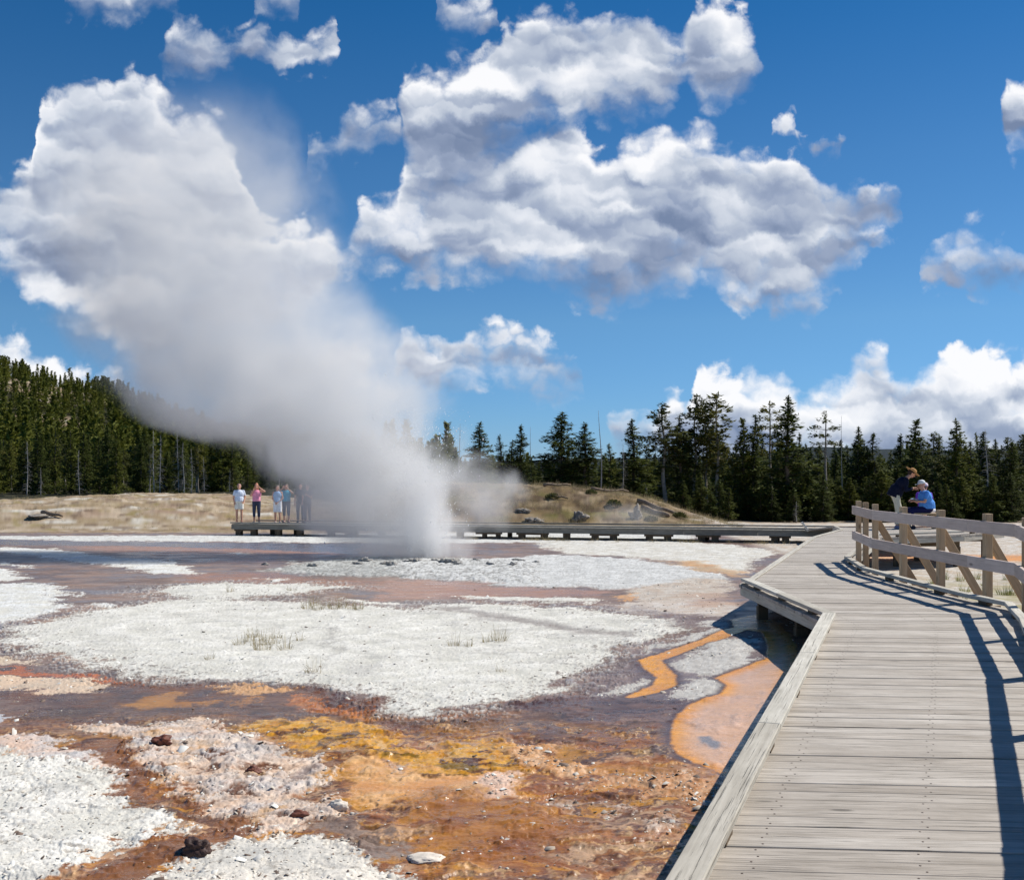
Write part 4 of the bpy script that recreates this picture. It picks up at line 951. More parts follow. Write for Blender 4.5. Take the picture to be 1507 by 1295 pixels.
# the rest of the forest, far too many to tell apart: one mesh
def far_forest():
    r_ = np.random.default_rng(77); protos = []
    for k in range(5):
        cs = []; ds = []
        for i in range(150):
            t = (i+r_.uniform())/150; az = r_.uniform(0, 6.28); L = 1.75*(1-t)**.8*r_.uniform(.5, 1.15)+.08; h = .6+9.3*t; q = r_.uniform(.3, 1)
            cs.append((math.cos(az)*L*q, math.sin(az)*L*q, h)); ds.append((math.cos(az), math.sin(az), -.1+t))
        protos.append(clump_arrays(cs, ds, .95, r_))
    pts = []
    while len(pts) < 3000:
        Y = math.sqrt(r_.uniform(168**2, 660**2)); u = r_.uniform(-.62, -.05)
        if terrain(u*Y, Y) < 1.2 and Y > 260: continue
        X = u*Y; rk = rock_value(np.array([X]), np.array([Y]))[0]
        if rk > .02 and Y > 280 and u < -.28 and r_.random() < .9: continue
        pts.append((X, Y, r_.uniform(6, 11.5)))
    for i in range(520):
        Y = math.sqrt(r_.uniform(110**2, 420**2)); u = r_.uniform(-.08, .62); pts.append((u*Y, Y, r_.uniform(2.2, 4.0)*(1+Y/500) if u < .16 else r_.uniform(3.5, 6.0)))
    VS = []; FS = []; TS = []; nb = 0
    P_ = np.array(pts); Z = terrain(P_[:, 0], P_[:, 1])
    for (X, Y, h), z in zip(pts, Z):
        V_, F_, t = protos[r_.integers(5)]; a = r_.uniform(0, 6.28); s_ = h/10; wd = s_*r_.uniform(1.0, 1.5)
        c_, s2 = math.cos(a), math.sin(a)
        VS.append(np.stack([(V_[:, 0]*c_-V_[:, 1]*s2)*wd+X, (V_[:, 0]*s2+V_[:, 1]*c_)*wd+Y, V_[:, 2]*s_+z], 1)); FS.append(F_+nb); TS.append(np.clip(t+r_.normal(0, .25), 0, 1)); nb += len(V_)
    me = mesh_np('distant_forest', np.concatenate(VS), np.concatenate(FS), np.concatenate(TS), M_NEEDLE)
    o = bpy.data.objects.new('distant_forest', me); COL.objects.link(o)
    tag(o, 'distant conifer forest covering the hillside on the left', 'forest', kind='stuff')
far_forest()

# ================================================================ people
M_SKIN = simple_mat('skin', srgb(214, 160, 134), .55, .35, .06, 30)
def cap_mesh(parts):
    """closed tapered capsules and ellipsoids, merged later into one skin by a voxel remesh"""
    V_ = []; F_ = []
    def ring(c, s_, t_, r_, n_=12):
        b0 = len(V_)
        for k in range(n_): a = 2*math.pi*k/n_; V_.append(c+s_*(math.cos(a)*r_)+t_*(math.sin(a)*r_))
        return b0
    for p in parts:
        if p[0] == 'c' or p[0] == 'f':
            a, b_, r0, r1 = Vector(p[1]), Vector(p[2]), p[3], p[4]; d = (b_-a).normalized(); s_ = d.orthogonal().normalized(); t_ = d.cross(s_); rings = []
            flat1 = p[0] == 'f'
            for ang in (80, 50, 20): rings.append((a-d*(r0*math.sin(R(ang))), r0*math.cos(R(ang))))
            rings.append((a, r0)); rings.append(((a+b_)/2, (r0+r1)/2)); rings.append((b_, r1))
            if not flat1:
                for ang in (20, 50, 80): rings.append((b_+d*(r1*math.sin(R(ang))), r1*math.cos(R(ang))))
            bs = [ring(c, s_, t_, r_) for c, r_ in rings]
            for q0, q1 in zip(bs[:-1], bs[1:]):
                for k in range(12): F_.append((q0+k, q0+(k+1) % 12, q1+(k+1) % 12, q1+k))
            F_.append(tuple(bs[0]+k for k in range(12))[::-1]); F_.append(tuple(bs[-1]+k for k in range(12)))
        else:
            c, rad = Vector(p[1]), p[2]; M_ = p[3] if len(p) > 3 and p[3] is not None else Matrix.Identity(3); rings = []
            for i in range(1, 10):
                th = math.pi*i/10; b0 = len(V_); rings.append(b0)
                for k in range(14):
                    a = 2*math.pi*k/14; V_.append(c+M_ @ Vector((rad[0]*math.sin(th)*math.cos(a), rad[1]*math.sin(th)*math.sin(a), -rad[2]*math.cos(th))))
            for q0, q1 in zip(rings[:-1], rings[1:]):
                for k in range(14): F_.append((q0+k, q0+(k+1) % 14, q1+(k+1) % 14, q1+k))
            F_.append(tuple(rings[0]+k for k in range(14))[::-1]); F_.append(tuple(rings[-1]+k for k in range(14)))
    me = bpy.data.meshes.new('m'); me.from_pydata([tuple(v) for v in V_], [], F_); return me
def fused(name, parts, mat, parent, voxel=.012, smooth=2):
    me = cap_mesh(parts); me.name = name; o = bpy.data.objects.new(name, me); COL.objects.link(o)
    rm = o.modifiers.new('skin', 'REMESH'); rm.mode = 'VOXEL'; rm.voxel_size = voxel; rm.use_smooth_shade = True
    sm = o.modifiers.new('soft', 'SMOOTH'); sm.factor = .5; sm.iterations = smooth
    dg = bpy.context.evaluated_depsgraph_get(); dg.update()
    m2 = bpy.data.meshes.new_from_object(o.evaluated_get(dg)); m2.name = name; o.modifiers.clear(); o.data = m2
    m2.materials.clear(); m2.materials.append(mat); o.parent = parent; return o
def lathe(name, prof, mat, parent, M_=None, sides=28, squash=1.0):
    V_ = []; F_ = []
    for r_, z in prof:
        for k in range(sides):
            a = 2*math.pi*k/sides; v = Vector((r_*math.cos(a)*squash, r_*math.sin(a), z)); V_.append(M_ @ v if M_ else v)
    for i in range(len(prof)-1):
        for k in range(sides): F_.append((i*sides+k, i*sides+(k+1) % sides, (i+1)*sides+(k+1) % sides, (i+1)*sides+k))
    me = bpy.data.meshes.new(name); me.from_pydata([tuple(v) for v in V_], [], F_)
    for p in me.polygons: p.use_smooth = True
    me.materials.append(mat); o = bpy.data.objects.new(name, me); COL.objects.link(o); o.parent = parent; return o
CLOTH = {}
def cloth(c, nm='cloth'):
    if c not in CLOTH: CLOTH[c] = simple_mat('%s_fabric' % nm, srgb(*c), .85, .15, .10, 14, .004)
    return CLOTH[c]
BASE = dict(pelvis=(0, 0, .94), waist=(0, 0, 1.06), chest=(0, 0, 1.24), neck=(0, .005, 1.41), head=(0, -.015, 1.565),
            hip=[(-.09, 0, .90), (.09, 0, .90)], knee=[(-.10, -.015, .49), (.10, -.015, .49)], ankle=[(-.10, .025, .085), (.10, .025, .085)], toe=[(-.125, -.14, .03), (.125, -.14, .03)],
            sh=[(-.175, 0, 1.36), (.175, 0, 1.36)], el=[(-.225, .025, 1.08), (.225, .025, 1.08)], wr=[(-.225, -.06, .85), (.225, -.06, .85)], pitch=0.0, turn=0.0)
def make_person(label, loc, heading, height, pose, look):
    J = dict(BASE); J.update(pose); k = height/1.70
    e = empty('person', loc, R(heading)); e.scale = (k, k, k); tag(e, label, 'person', None)
    V3 = Vector; w_ = look.get('width', 1.0); pel, wai, che, nec, hed = (V3(J[n_]) for n_ in ('pelvis', 'waist', 'chest', 'neck', 'head'))
    HM = Matrix.Rotation(R(J['turn']), 3, 'Z') @ Matrix.Rotation(R(J['pitch']), 3, 'X')
    tdir = (nec-pel).normalized(); rotT = V3((0, 0, 1)).rotation_difference(tdir).to_matrix()
    B_ = [('e', pel, (.155*w_, .115*w_, .13), rotT), ('e', wai, (.135*w_, .10*w_, .13), rotT), ('e', che, (.165*w_, .112*w_, .19), rotT), ('c', che+tdir*.1, nec+tdir*.02, .07, .052), ('c', nec, hed-HM @ V3((0, 0, .04)), .052, .05)]
    B_ += [('e', hed+HM @ V3((0, .012, .025)), (.074, .092, .095), HM), ('e', hed+HM @ V3((0, -.028, -.045)), (.055, .060, .062), HM), ('c', hed+HM @ V3((0, -.085, .02)), hed+HM @ V3((0, -.108, -.018)), .009, .014),
           ('e', hed+HM @ V3((0, -.082, -.055)), (.022, .012, .007), HM), ('e', hed+HM @ V3((0, -.072, .035)), (.045, .014, .010), HM)]
    for s_ in (-1, 1): B_.append(('e', hed+HM @ V3((s_*.076, .008, -.005)), (.010, .020, .030), HM))
    for i in (0, 1):
        sgn = (-1, 1)[i]; hp, kn, an, to = V3(J['hip'][i]), V3(J['knee'][i]), V3(J['ankle'][i]), V3(J['toe'][i]); sh, el, wr = V3(J['sh'][i]), V3(J['el'][i]), V3(J['wr'][i])
        B_ += [('c', hp, kn, .082, .054), ('c', kn, kn*.6+an*.4, .052, .050), ('c', kn*.6+an*.4, an, .050, .034), ('c', an, V3((an.x, an.y, an.z-.04)), .036, .034), ('c', V3((an.x, an.y+.02, to.z+.005)), to, .036, .030)]
        B_ += [('c', che+rotT @ V3((sgn*.1, 0, .1)), sh, .06, .052), ('c', sh, el, .047, .036), ('c', el, wr, .036, .024)]
        hd = V3(J['hand'][i]) if 'hand' in J else (wr-el).normalized(); hd.normalize()
        side = V3((1, 0, 0)) if abs(hd.x) < .8 else V3((0, 1, 0)); side = (side-hd*side.dot(hd)).normalized(); nrm = hd.cross(side)
        if nrm.dot(V3((0, 1, 0))) < 0: nrm = -nrm
        pm = Matrix((side, nrm, hd)).transposed(); B_.append(('e', wr+hd*.045, (.040, .017, .050), pm))
        for q, (off, ln) in enumerate(((-.028, .062), (-.010, .074), (.009, .069), (.026, .055))):
            a = wr+hd*.078+side*off; m_ = a+(hd*.86-nrm*.5)*ln*.5; t_ = m_+(hd*.4-nrm*.9)*ln*.5; B_ += [('c', a, m_, .0095, .009), ('c', m_, t_, .009, .0075)]
        th = wr+hd*.03-side*sgn*.034; B_ += [('c', th, th+(hd*.6-side*sgn*.6-nrm*.3)*.04, .012, .010), ('c', th+(hd*.6-side*sgn*.6-nrm*.3)*.04, th+(hd*1.2-side*sgn*.6-nrm*.8)*.045, .010, .008)]
    fused('body', B_, M_SKIN, e, .0085, 1)
    for s_ in (-1, 1):
        fused('eye', [('e', hed+HM @ V3((s_*.031, -.079, .018)), (.012, .008, .008), HM)], cloth((40, 34, 32)), e, .003, 1)
    fused('mouth', [('e', hed+HM @ V3((0, -.091, -.050)), (.024, .006, .006), HM)], cloth((150, 80, 74)), e, .003, 1)
    # shirt
    if 'shirt' in look:
        g_ = look.get('ease', .018); sl = look.get('sleeve', .55)
        P_ = [('e', wai, (.15*w_+g_, .108*w_+g_, .17), rotT), ('e', che, (.172*w_+g_, .118*w_+g_, .20), rotT), ('f', wai, pel+tdir*(-.0 if not look.get('long') else -.10), .14*w_+g_, .145*w_+g_)]
        for i in (0, 1):
            sgn = (-1, 1)[i]; sh, el, wr = V3(J['sh'][i]), V3(J['el'][i]), V3(J['wr'][i])
            P_.append(('c', che+rotT @ V3((sgn*.09, 0, .10)), sh, .075, .060 if sl > 0 else .046))
            if sl > 0:
                f_ = min(1, sl); P_.append(('f', sh, sh+(el-sh)*f_, .062, .056 if sl < 1 else .050))
                if sl > 1: P_ += [('c', el, el, .049, .049), ('f', el, el+(wr-el)*(sl-1), .048, .038)]
        fused('jacket' if look.get('long') else 'shirt', P_, cloth(look['shirt']), e, .012, 2)
    if 'legs' in look:
        fr = look.get('leglen', .8); fl = look.get('flare', 1.0); P_ = [('e', pel-tdir*.01, (.168*w_, .13*w_, .12), rotT)]
        for i in (0, 1):
            hp, kn, an = V3(J['hip'][i]), V3(J['knee'][i]), V3(J['ankle'][i])
            if fr <= 1: P_.append(('f', hp, hp+(kn-hp)*fr, .098, .085*fl))
            else: P_ += [('c', hp, kn, .096, .070*fl), ('f', kn, kn+(an-kn)*(fr-1), .069*fl, .056*fl)]
        fused('trousers' if fr > 1.5 else 'shorts', P_, cloth(look['legs']), e, .012, 2)
    if 'belt' in look: fused('belt', [('e', wai*.5+pel*.5, (.163*w_, .124*w_, .022), rotT)], cloth(look['belt']), e, .010, 1)
    for i in (0, 1):
        an, to = V3(J['ankle'][i]), V3(J['toe'][i]); P_ = [('c', V3((an.x, an.y+.025, to.z+.012)), to+V3((0, -.01, .008)), .043, .038), ('f', V3((an.x, an.y+.01, to.z+.02)), V3((an.x, an.y+.005, an.z+.01)), .042, .043)]
        fused('shoe', P_, cloth(look.get('shoe', (200, 195, 190))), e, .009, 1)
    if 'hair' in look:
        hl = look.get('hairlen', .0); P_ = [('e', hed+HM @ V3((0, .024, .042)), (.083, .095, .092), HM), ('e', hed+HM @ V3((0, .045, .0)), (.080, .075, .075+hl), HM)]
        if hl > 0: P_ += [('e', hed+HM @ V3((s_*.068, .03, -.02-hl*.5)), (.026, .05, .07+hl*.6), HM) for s_ in (-1, 1)]
        fused('hair', P_, cloth(look['hair']), e, .009, 1)
    T4 = Matrix.Translation(hed) @ HM.to_4x4()
    if look.get('hat') == 'straw':
        lathe('hat', [(0.001, .135), (.05, .137), (.075, .125), (.090, .085), (.094, .058), (.12, .050), (.165, .046), (.205, .058), (.207, .064), (.165, .053), (.12, .057), (.098, .064), (.094, .088), (.079, .129), (.052, .143), (.001, .141)], cloth((196, 152, 100)), e, T4 @ Matrix.Translation((0, .015, 0)), 32)
        lathe('hat_band', [(.0955, .062), (.0975, .064), (.0965, .084), (.0935, .086)], cloth((110, 60, 40)), e, T4 @ Matrix.Translation((0, .015, 0)), 32)
    if look.get('hat') == 'cap':
        cc = cloth(look.get('capcol', (236, 240, 240)))
        lathe('cap', [(0.001, .128), (.04, .124), (.07, .105), (.088, .07), (.094, .040), (.091, .036), (.085, .07), (.066, .10), (.001, .122)], cc, e, T4 @ Matrix.Translation((0, .012, 0)) @ Matrix.Scale(1.12, 4), 28)
        fused('cap_brim', [('e', hed+HM @ V3((0, -.10, .040)), (.068, .075, .007), HM)], cc, e, .006, 1)
    return e
fy = Vector((0, 0, 0))
def on_far(px, Y): x = (px-CX)/FPX*Y; return (x, Y, -.058)
make_person('woman in a white tee, dark belt and white shorts, leftmost on the far boardwalk', on_far(352, 46.3), 12, 1.68,
            dict(wr=[(-.20, -.08, .88), (.20, -.10, .92)], el=[(-.24, .03, 1.1), (.25, .03, 1.11)]), dict(shirt=(214, 224, 240), sleeve=.7, legs=(236, 234, 226), leglen=.75, flare=1.15, belt=(40, 46, 70), hair=(176, 140, 132), hairlen=.0, shoe=(150, 110, 96), width=1.12, ease=.03))
make_person('woman in a pink top and dark cropped trousers with one elbow raised', on_far(377.5, 46.2), 5, 1.68,
            dict(sh=[(-.175, 0, 1.36), (.175, -.01, 1.37)], el=[(-.24, -.05, 1.18), (.36, -.08, 1.36)], wr=[(-.10, -.20, 1.40), (.16, -.16, 1.52)], hand=[(.3, -.3, .8), (-.6, -.2, .6)]), dict(shirt=(240, 158, 184), sleeve=.0, legs=(70, 76, 96), leglen=1.55, flare=1.0, hair=(190, 132, 108), hairlen=.10, shoe=(200, 170, 150), width=1.08))
make_person('woman in a pale blue sleeveless top and white shorts with hands clasped in front', on_far(408.5, 46.0), -4, 1.62,
            dict(el=[(-.23, 0, 1.1), (.23, 0, 1.1)], wr=[(-.045, -.16, .94), (.045, -.16, .93)], hand=[(.5, -.1, -.6), (-.5, -.1, -.6)]), dict(shirt=(168, 196, 226), sleeve=.0, legs=(238, 240, 244), leglen=.98, flare=1.1, hair=(150, 136, 128), hairlen=.03, shoe=(210, 190, 180), width=1.12))
make_person('woman in a turquoise top and grey cropped trousers, both arms raised to her face', on_far(421.5, 46.6), -8, 1.66,
            dict(el=[(-.33, -.10, 1.34), (.33, -.10, 1.30)], wr=[(-.09, -.20, 1.52), (.09, -.20, 1.52)], hand=[(.4, -.2, .7), (-.4, -.2, .7)]), dict(shirt=(70, 170, 200), sleeve=.45, legs=(92, 98, 112), leglen=1.45, hair=(140, 120, 108), hairlen=.04, shoe=(190, 160, 150), width=1.12))
make_person('person in dark clothes half hidden in the steam, right beside the woman in turquoise', on_far(442, 46.7), 10, 1.70, dict(), dict(shirt=(60, 62, 76), sleeve=.6, legs=(62, 62, 74), leglen=1.9, hair=(70, 60, 54), shoe=(60, 60, 60)))
make_person('person in dark clothes deepest in the steam, furthest right on the far boardwalk', on_far(452.5, 46.3), -15, 1.66, dict(el=[(-.22, 0, 1.1), (.22, -.05, 1.1)], wr=[(-.2, -.1, .88), (.08, -.18, 1.22)]), dict(shirt=(90, 84, 92), sleeve=.6, legs=(84, 72, 78), leglen=1.9, hair=(80, 70, 60), shoe=(90, 80, 80)))
PZ = DZ+.001
make_person('stooping man in a straw hat, dark jacket and beige trousers', (10.93, 30.75, PZ), 84, 1.80,
            dict(pelvis=(0, .08, .93), waist=(0, .04, 1.05), chest=(0, -.09, 1.21), neck=(0, -.23, 1.36), head=(0, -.345, 1.475), pitch=38,
                 hip=[(-.09, .08, .90), (.09, .08, .90)], knee=[(-.11, .03, .49), (.10, -.06, .49)], ankle=[(-.11, .07, .085), (.10, -.02, .085)], toe=[(-.13, -.10, .03), (.12, -.19, .03)],
                 sh=[(-.18, -.16, 1.31), (.18, -.16, 1.31)], el=[(-.23, -.14, 1.03), (.23, -.14, 1.03)], wr=[(-.07, -.37, 1.09), (.06, -.40, 1.06)], hand=[(.2, -.9, .2), (-.2, -.9, .1)]),
            dict(shirt=(24, 28, 48), sleeve=1.85, long=True, ease=.035, legs=(206, 200, 180), leglen=1.9, flare=1.15, hair=(70, 56, 48), hat='straw', shoe=(150, 140, 160), width=1.08))
make_person('seated man in a sky-blue shirt, white cap and navy trousers, facing left on the bench', (11.72, 30.75, PZ), -90, 1.78,
            dict(pelvis=(0, .02, .545), waist=(0, .02, .66), chest=(0, -.035, .85), neck=(0, -.085, 1.03), head=(0, -.135, 1.18), pitch=10,
                 hip=[(-.09, 0, .53), (.09, 0, .53)], knee=[(-.13, -.43, .50), (.12, -.45, .50)], ankle=[(-.13, -.44, .085), (.12, -.40, .085)], toe=[(-.14, -.61, .03), (.14, -.57, .03)],
                 sh=[(-.185, -.05, .98), (.185, -.05, .98)], el=[(-.24, -.13, .74), (.24, -.13, .74)], wr=[(-.08, -.33, .76), (.08, -.33, .74)], hand=[(.2, -.9, .2), (-.2, -.9, .2)]),
            dict(shirt=(92, 154, 228), sleeve=.75, ease=.035, legs=(26, 30, 74), leglen=1.9, flare=1.15, hat='cap', shoe=(60, 60, 70), width=1.22))
make_person('seated person in a purple top and white cap, mostly hidden behind the man in blue', (11.86, 31.3, PZ), 140, 1.68,
            dict(pelvis=(0, .02, .545), waist=(0, .03, .66), chest=(0, 0, .85), neck=(0, -.02, 1.03), head=(0, -.05, 1.18), pitch=4,
                 hip=[(-.09, 0, .53), (.09, 0, .53)], knee=[(-.13, -.43, .50), (.12, -.45, .50)], ankle=[(-.13, -.44, .085), (.12, -.40, .085)], toe=[(-.14, -.61, .03), (.14, -.57, .03)],
                 sh=[(-.175, -.01, .98), (.175, -.01, .98)], el=[(-.22, -.06, .74), (.22, -.06, .74)], wr=[(-.08, -.28, .70), (.08, -.28, .70)], hand=[(.2, -.9, -.1), (-.2, -.9, -.1)]),
            dict(shirt=(120, 70, 190), sleeve=.6, legs=(236, 236, 236), leglen=.95, hat='cap', capcol=(240, 225, 235), hair=(130, 110, 96), shoe=(220, 220, 220)))
# sheet held by the seated man
bm = bmesh.new(); vs = []
for i in range(7):
    for j in range(5):
        u_, v_ = i/6, j/4; vs.append(bm.verts.new((11.30+.16*u_, 30.64+.22*v_, DZ+.74+.13*u_*.3+.05*math.sin(u_*3.1)+.10*(1-u_))))
for i in range(6):
    for j in range(4): bm.faces.new((vs[i*5+j], vs[(i+1)*5+j], vs[(i+1)*5+j+1], vs[i*5+j+1]))
me = bpy.data.meshes.new('paper_map'); bm.to_mesh(me); bm.free(); me.materials.append(cloth((170, 196, 220)))
o = bpy.data.objects.new('paper_map', me); COL.objects.link(o); so = o.modifiers.new('thick', 'SOLIDIFY'); so.thickness = .003
tag(o, 'pale blue sheet of paper in the hands of the seated man in blue', 'paper')

# ================================================================ rocks, logs, tufts, crust chips
def rock_mesh(seed, sx, sy, sz, rough=.35, sub=4, mat=None):
    bm = bmesh.new(); bmesh.ops.create_icosphere(bm, subdivisions=sub, radius=1)
    for v in bm.verts:
        p = v.co.copy(); n1_ = mnoise.fractal(p*1.3+Vector((seed*3.1, 0, 0)), .9, 2.2, 5); n2_ = mnoise.noise(p*2.2+Vector((0, seed, 0)))
        v.co = p*(1+rough*n1_+.25*rough*abs(n2_)); v.co = Vector((v.co.x*sx, v.co.y*sy, v.co.z*sz))
    me = bpy.data.meshes.new('rock'); bm.to_mesh(me); bm.free()
    for p in me.polygons: p.use_smooth = sub > 3
    if mat: me.materials.append(mat)
    return me
M_DROCK = simple_mat('dark_basalt', srgb(70, 50, 44), .6, .4, .35, 25, .01)
M_BROCK = simple_mat('rust_stained_rock', srgb(112, 66, 50), .6, .4, .35, 20, .01)
M_GROCK = simple_mat('grey_hillside_rock', srgb(146, 138, 128), .9, .2, .5, 5, .05)
M_PALE = simple_mat('pale_sinter_rock', srgb(216, 206, 192), .9, .2, .2, 18, .01)
M_LOG = simple_mat('weathered_log', srgb(140, 122, 104), .9, .15, .35, 6, .02)
def ground_at(px, py):
    x, y = G(px, py); return x, y
def snap(x, y):
    co = GR['co']; d = (co[:, 0]-x)**2+(co[:, 1]-y)**2; return float(co[np.argmin(d), 2])
def put_rock(px, py, sx, sy, sz, seed, mat, label, cat='rock', group=None, rough=.35, name='rock', sink=.25):
    x, y = ground_at(px, py); z = snap(x, y)
    o = bpy.data.objects.new(name, rock_mesh(seed, sx, sy, sz, rough, 4, mat)); COL.objects.link(o); o.location = (x, y, z+sz*(1-sink*2)); tag(o, label, cat, group); return o
put_rock(288, 1258, .075, .055, .055, 3, M_DROCK, 'small dark brown rock at the near left, at the edge of the pale crust', rough=.6)
put_rock(237, 1096, .07, .05, .04, 8, M_BROCK, 'rust-brown rock at the upper left of the pink terrace', rough=.6)
put_rock(372, 1140, .05, .04, .03, 12, M_BROCK, 'small brown stone in the crack of the pink terrace', rough=.5)
put_rock(440, 1202, .055, .035, .025, 14, M_BROCK, 'flat brown stone low on the pink terrace', rough=.5)
put_rock(497, 1192, .06, .05, .04, 16, M_PALE, 'pale rounded knob of sinter at the right tip of the pink terrace', rough=.4)
put_rock(627, 1262, .10, .07, .018, 19, M_PALE, 'flat grey sinter dome beside the rusty run-off, bottom centre', rough=.3)
simple_mat('grey_vent_rock', srgb(165, 160, 152), .9, .25, .4, 9, .02)
for i in range(22):
    px = 645+random.gauss(0, 110); py = random.uniform(824, 833)+abs(px-635)*.02; s_ = random.uniform(.07, .16)
    put_rock(px, py, s_, s_*random.uniform(.5, .9), s_*random.uniform(.25, .5), 30+i, bpy.data.materials['grey_vent_rock'], 'low grey rock on the rim around the geyser vent', group='rocks around the geyser vent', rough=.9)
def boulder(px, Y, sx, sy, sz, seed, mat, label, name='boulder', rough=.5):
    p = gz(px, Y); o = bpy.data.objects.new(name, rock_mesh(seed, sx, sy, sz, rough, 4, mat)); COL.objects.link(o); o.location = (p.x, p.y, p.z+sz*.3); tag(o, label, 'rock'); return o
boulder(853, 51.5, .32, .28, .28, 41, M_GROCK, 'jagged grey boulder on the slope of the hillock above the boardwalk', rough=.9)
boulder(936, 51.8, .26, .25, .34, 43, M_GROCK, 'rough grey-brown boulder lower right on the hillock slope', rough=.9)
boulder(787, 51.0, .42, .3, .12, 44, M_GROCK, 'flat pale rock at the left foot of the hillock, in the mist', rough=.7)
boulder(770, 52.5, .3, .25, .12, 45, M_GROCK, 'small flat rock left of the flat pale one on the hillock', rough=.7)
boulder(60, 52.5, .6, .4, .10, 46, M_GROCK, 'dark flat outcrop on the left straw mound', rough=.7)
def log(px0, Y0, px1, Y1, r_, label, dz=.12):
    a, b_ = gz(px0, Y0), gz(px1, Y1); n_ = 7; tb = []
    for i in range(n_):
        p = a.lerp(b_, i/(n_-1)); p.z = float(terrain(p.x, p.y))+dz+.03*math.sin(i*1.7); tb.append((p.x, p.y, p.z, r_*(1-.5*i/n_)))
    tubes = [tb]
    for i in range(3):
        q = tb[2+i]; tubes.append([(q[0], q[1], q[2], .02), (q[0]+random.uniform(-.15, .15), q[1]-.1, q[2]+random.uniform(.08, .2), .008)])
    me = tubes_mesh('fallen_log', tubes, 8); me.materials.append(M_LOG); o = bpy.data.objects.new('fallen_log', me); COL.objects.link(o); tag(o, label, 'log')
log(938, 55, 1000, 54, .13, 'long grey fallen log on the right shoulder of the hillock')
log(945, 53.6, 985, 52.6, .16, 'thick dark fallen log below the long grey one')
log(870, 58, 925, 58.5, .09, 'thin fallen log lying on the hillock crest')
log(800, 57.5, 840, 58, .09, 'fallen log in the shade under the hillock trees')
log(62, 53, 92, 52.2, .10, 'pale fallen log on the left straw mound')
log(810, 55, 836, 54.6, .07, 'short stick lying below the hillock trees')

def tuft_mesh(seed, n_, h, spread, mat):
    r_ = np.random.default_rng(seed); V_ = []; F_ = []; T_ = []
    for i in range(n_):
        a = r_.uniform(0, 6.28); r0 = spread*math.sqrt(r_.uniform()); p = np.array([math.cos(a)*r0, math.sin(a)*r0, -.01]); hh = h*r_.uniform(.35, 1.1) if i % 5 else h*r_.uniform(1.1, 1.9)
        d = np.array([math.cos(a), math.sin(a), 0])*r_.uniform(.1, .9)*hh*(1 if i % 5 else .25); w_ = .0016+.002*r_.random(); s_ = np.array([-math.sin(a+1), math.cos(a+1), 0])*w_
        m_ = p+d*.35+np.array([0, 0, hh*.6]); t_ = p+d+np.array([0, 0, hh]); b0 = len(V_); V_ += [p-s_, p+s_, m_+s_*.8, m_-s_*.8, t_+s_*.3, t_-s_*.3]; F_ += [(b0, b0+1, b0+2, b0+3), (b0+3, b0+2, b0+4, b0+5)]; T_ += [r_.random()]*6
    return mesh_np('grass_tuft', np.array(V_), np.array(F_), np.array(T_), mat)
M_STRAW = mat_foliage('dry_grass', srgb(146, 134, 98), srgb(196, 178, 138), .3, False)
TUFT = [tuft_mesh(60+i, 34+9*i, .13+.02*i, .12, M_STRAW) for i in range(4)]
M_GREENG = mat_foliage('green_grass', srgb(96, 110, 50), srgb(150, 150, 84), .3)
TUFTG = [tuft_mesh(70+i, 80, .15, .13, M_GREENG) for i in range(3)]
def tuft(px, py, s_, label, group, green=False):
    x, y = ground_at(px, py); z = snap(x, y) if py < 1290 else float(terrain(x, y))
    o = bpy.data.objects.new('grass_tuft', random.choice(TUFTG if green else TUFT)); COL.objects.link(o); o.location = (x, y, z); o.rotation_euler = (0, 0, random.uniform(0, 6.28)); o.scale = (s_, s_, s_*random.uniform(.85, 1.15)); tag(o, label, 'grass tuft', group)
for px, py, s_ in ((352, 950, 1.0), (366, 946, 1.1), (378, 952, 1.2), (392, 944, 1.1), (400, 950, 1.2), (407, 941, .9), (419, 957, 1.2), (386, 958, 1.3), (372, 940, .9), (442, 944, .7)):
    tuft(px, py, s_*.72, 'straw-coloured grass tuft in the cluster left of centre on the white crust', 'tufts in the cluster on the white crust')
for px, py, s_, lb in ((461, 992, 1.1, 'lone green-grey tuft near the front edge of the white crust'), (308, 972, .7, 'small thin tuft left of the cluster on the white crust'), (668, 952, .9, 'thin tuft left of the pair right of centre on the white crust'),
                       (735, 945, 1.2, 'fullest tuft right of centre on the white crust'), (737, 990, .7, 'tiny tuft below the fullest right one on the white crust'), (690, 953, .6, 'wispy tuft beside the fullest right one'), (716, 947, .7, 'small tuft touching the fullest right one')):
    tuft(px, py, s_*.7, lb, None)
for px, py in ((452, 897), (468, 899), (480, 896), (492, 898), (503, 896), (515, 897), (527, 898), (462, 892), (340, 872), (430, 870)):
    tuft(px, py, .8, 'dry tuft in the row along the back of the white crust', 'tufts along the back of the white crust')
for i in range(70):
    px = random.uniform(1290, 1640); py = random.uniform(818, 885)
    X_, Y_ = G(px, py)
    if xa(RIGHT, min(Y_, 32)) + .35 > X_: continue
    tuft(px, py, random.uniform(.6, 1.1), 'green-yellow grass tuft growing behind the railing', 'tufts behind the railing', True)
def shrub(px, Y, s_, label):
    p = gz(px, Y); r_ = np.random.default_rng(int(px)); n_ = 380; d = r_.normal(0, 1, (n_, 3)); d[:, 2] = np.abs(d[:, 2]); d /= np.linalg.norm(d, axis=1)[:, None]
    c = d*(r_.uniform(.3, 1, (n_, 1))**.5)*np.array([s_, s_, s_*.7]); V_, F_, t = clump_arrays(c, d, s_*.28, r_); me = mesh_np('shrub', V_, F_, t, M_NEEDLE2)
    o = bpy.data.objects.new('shrub', me); COL.objects.link(o); o.location = p; tag(o, label, 'shrub')
shrub(903, 54.0, .42, 'low green shrub beside the bright young conifer on the hillock')
shrub(958, 51.6, .34, 'flat dark green shrub low on the right part of the hillock')
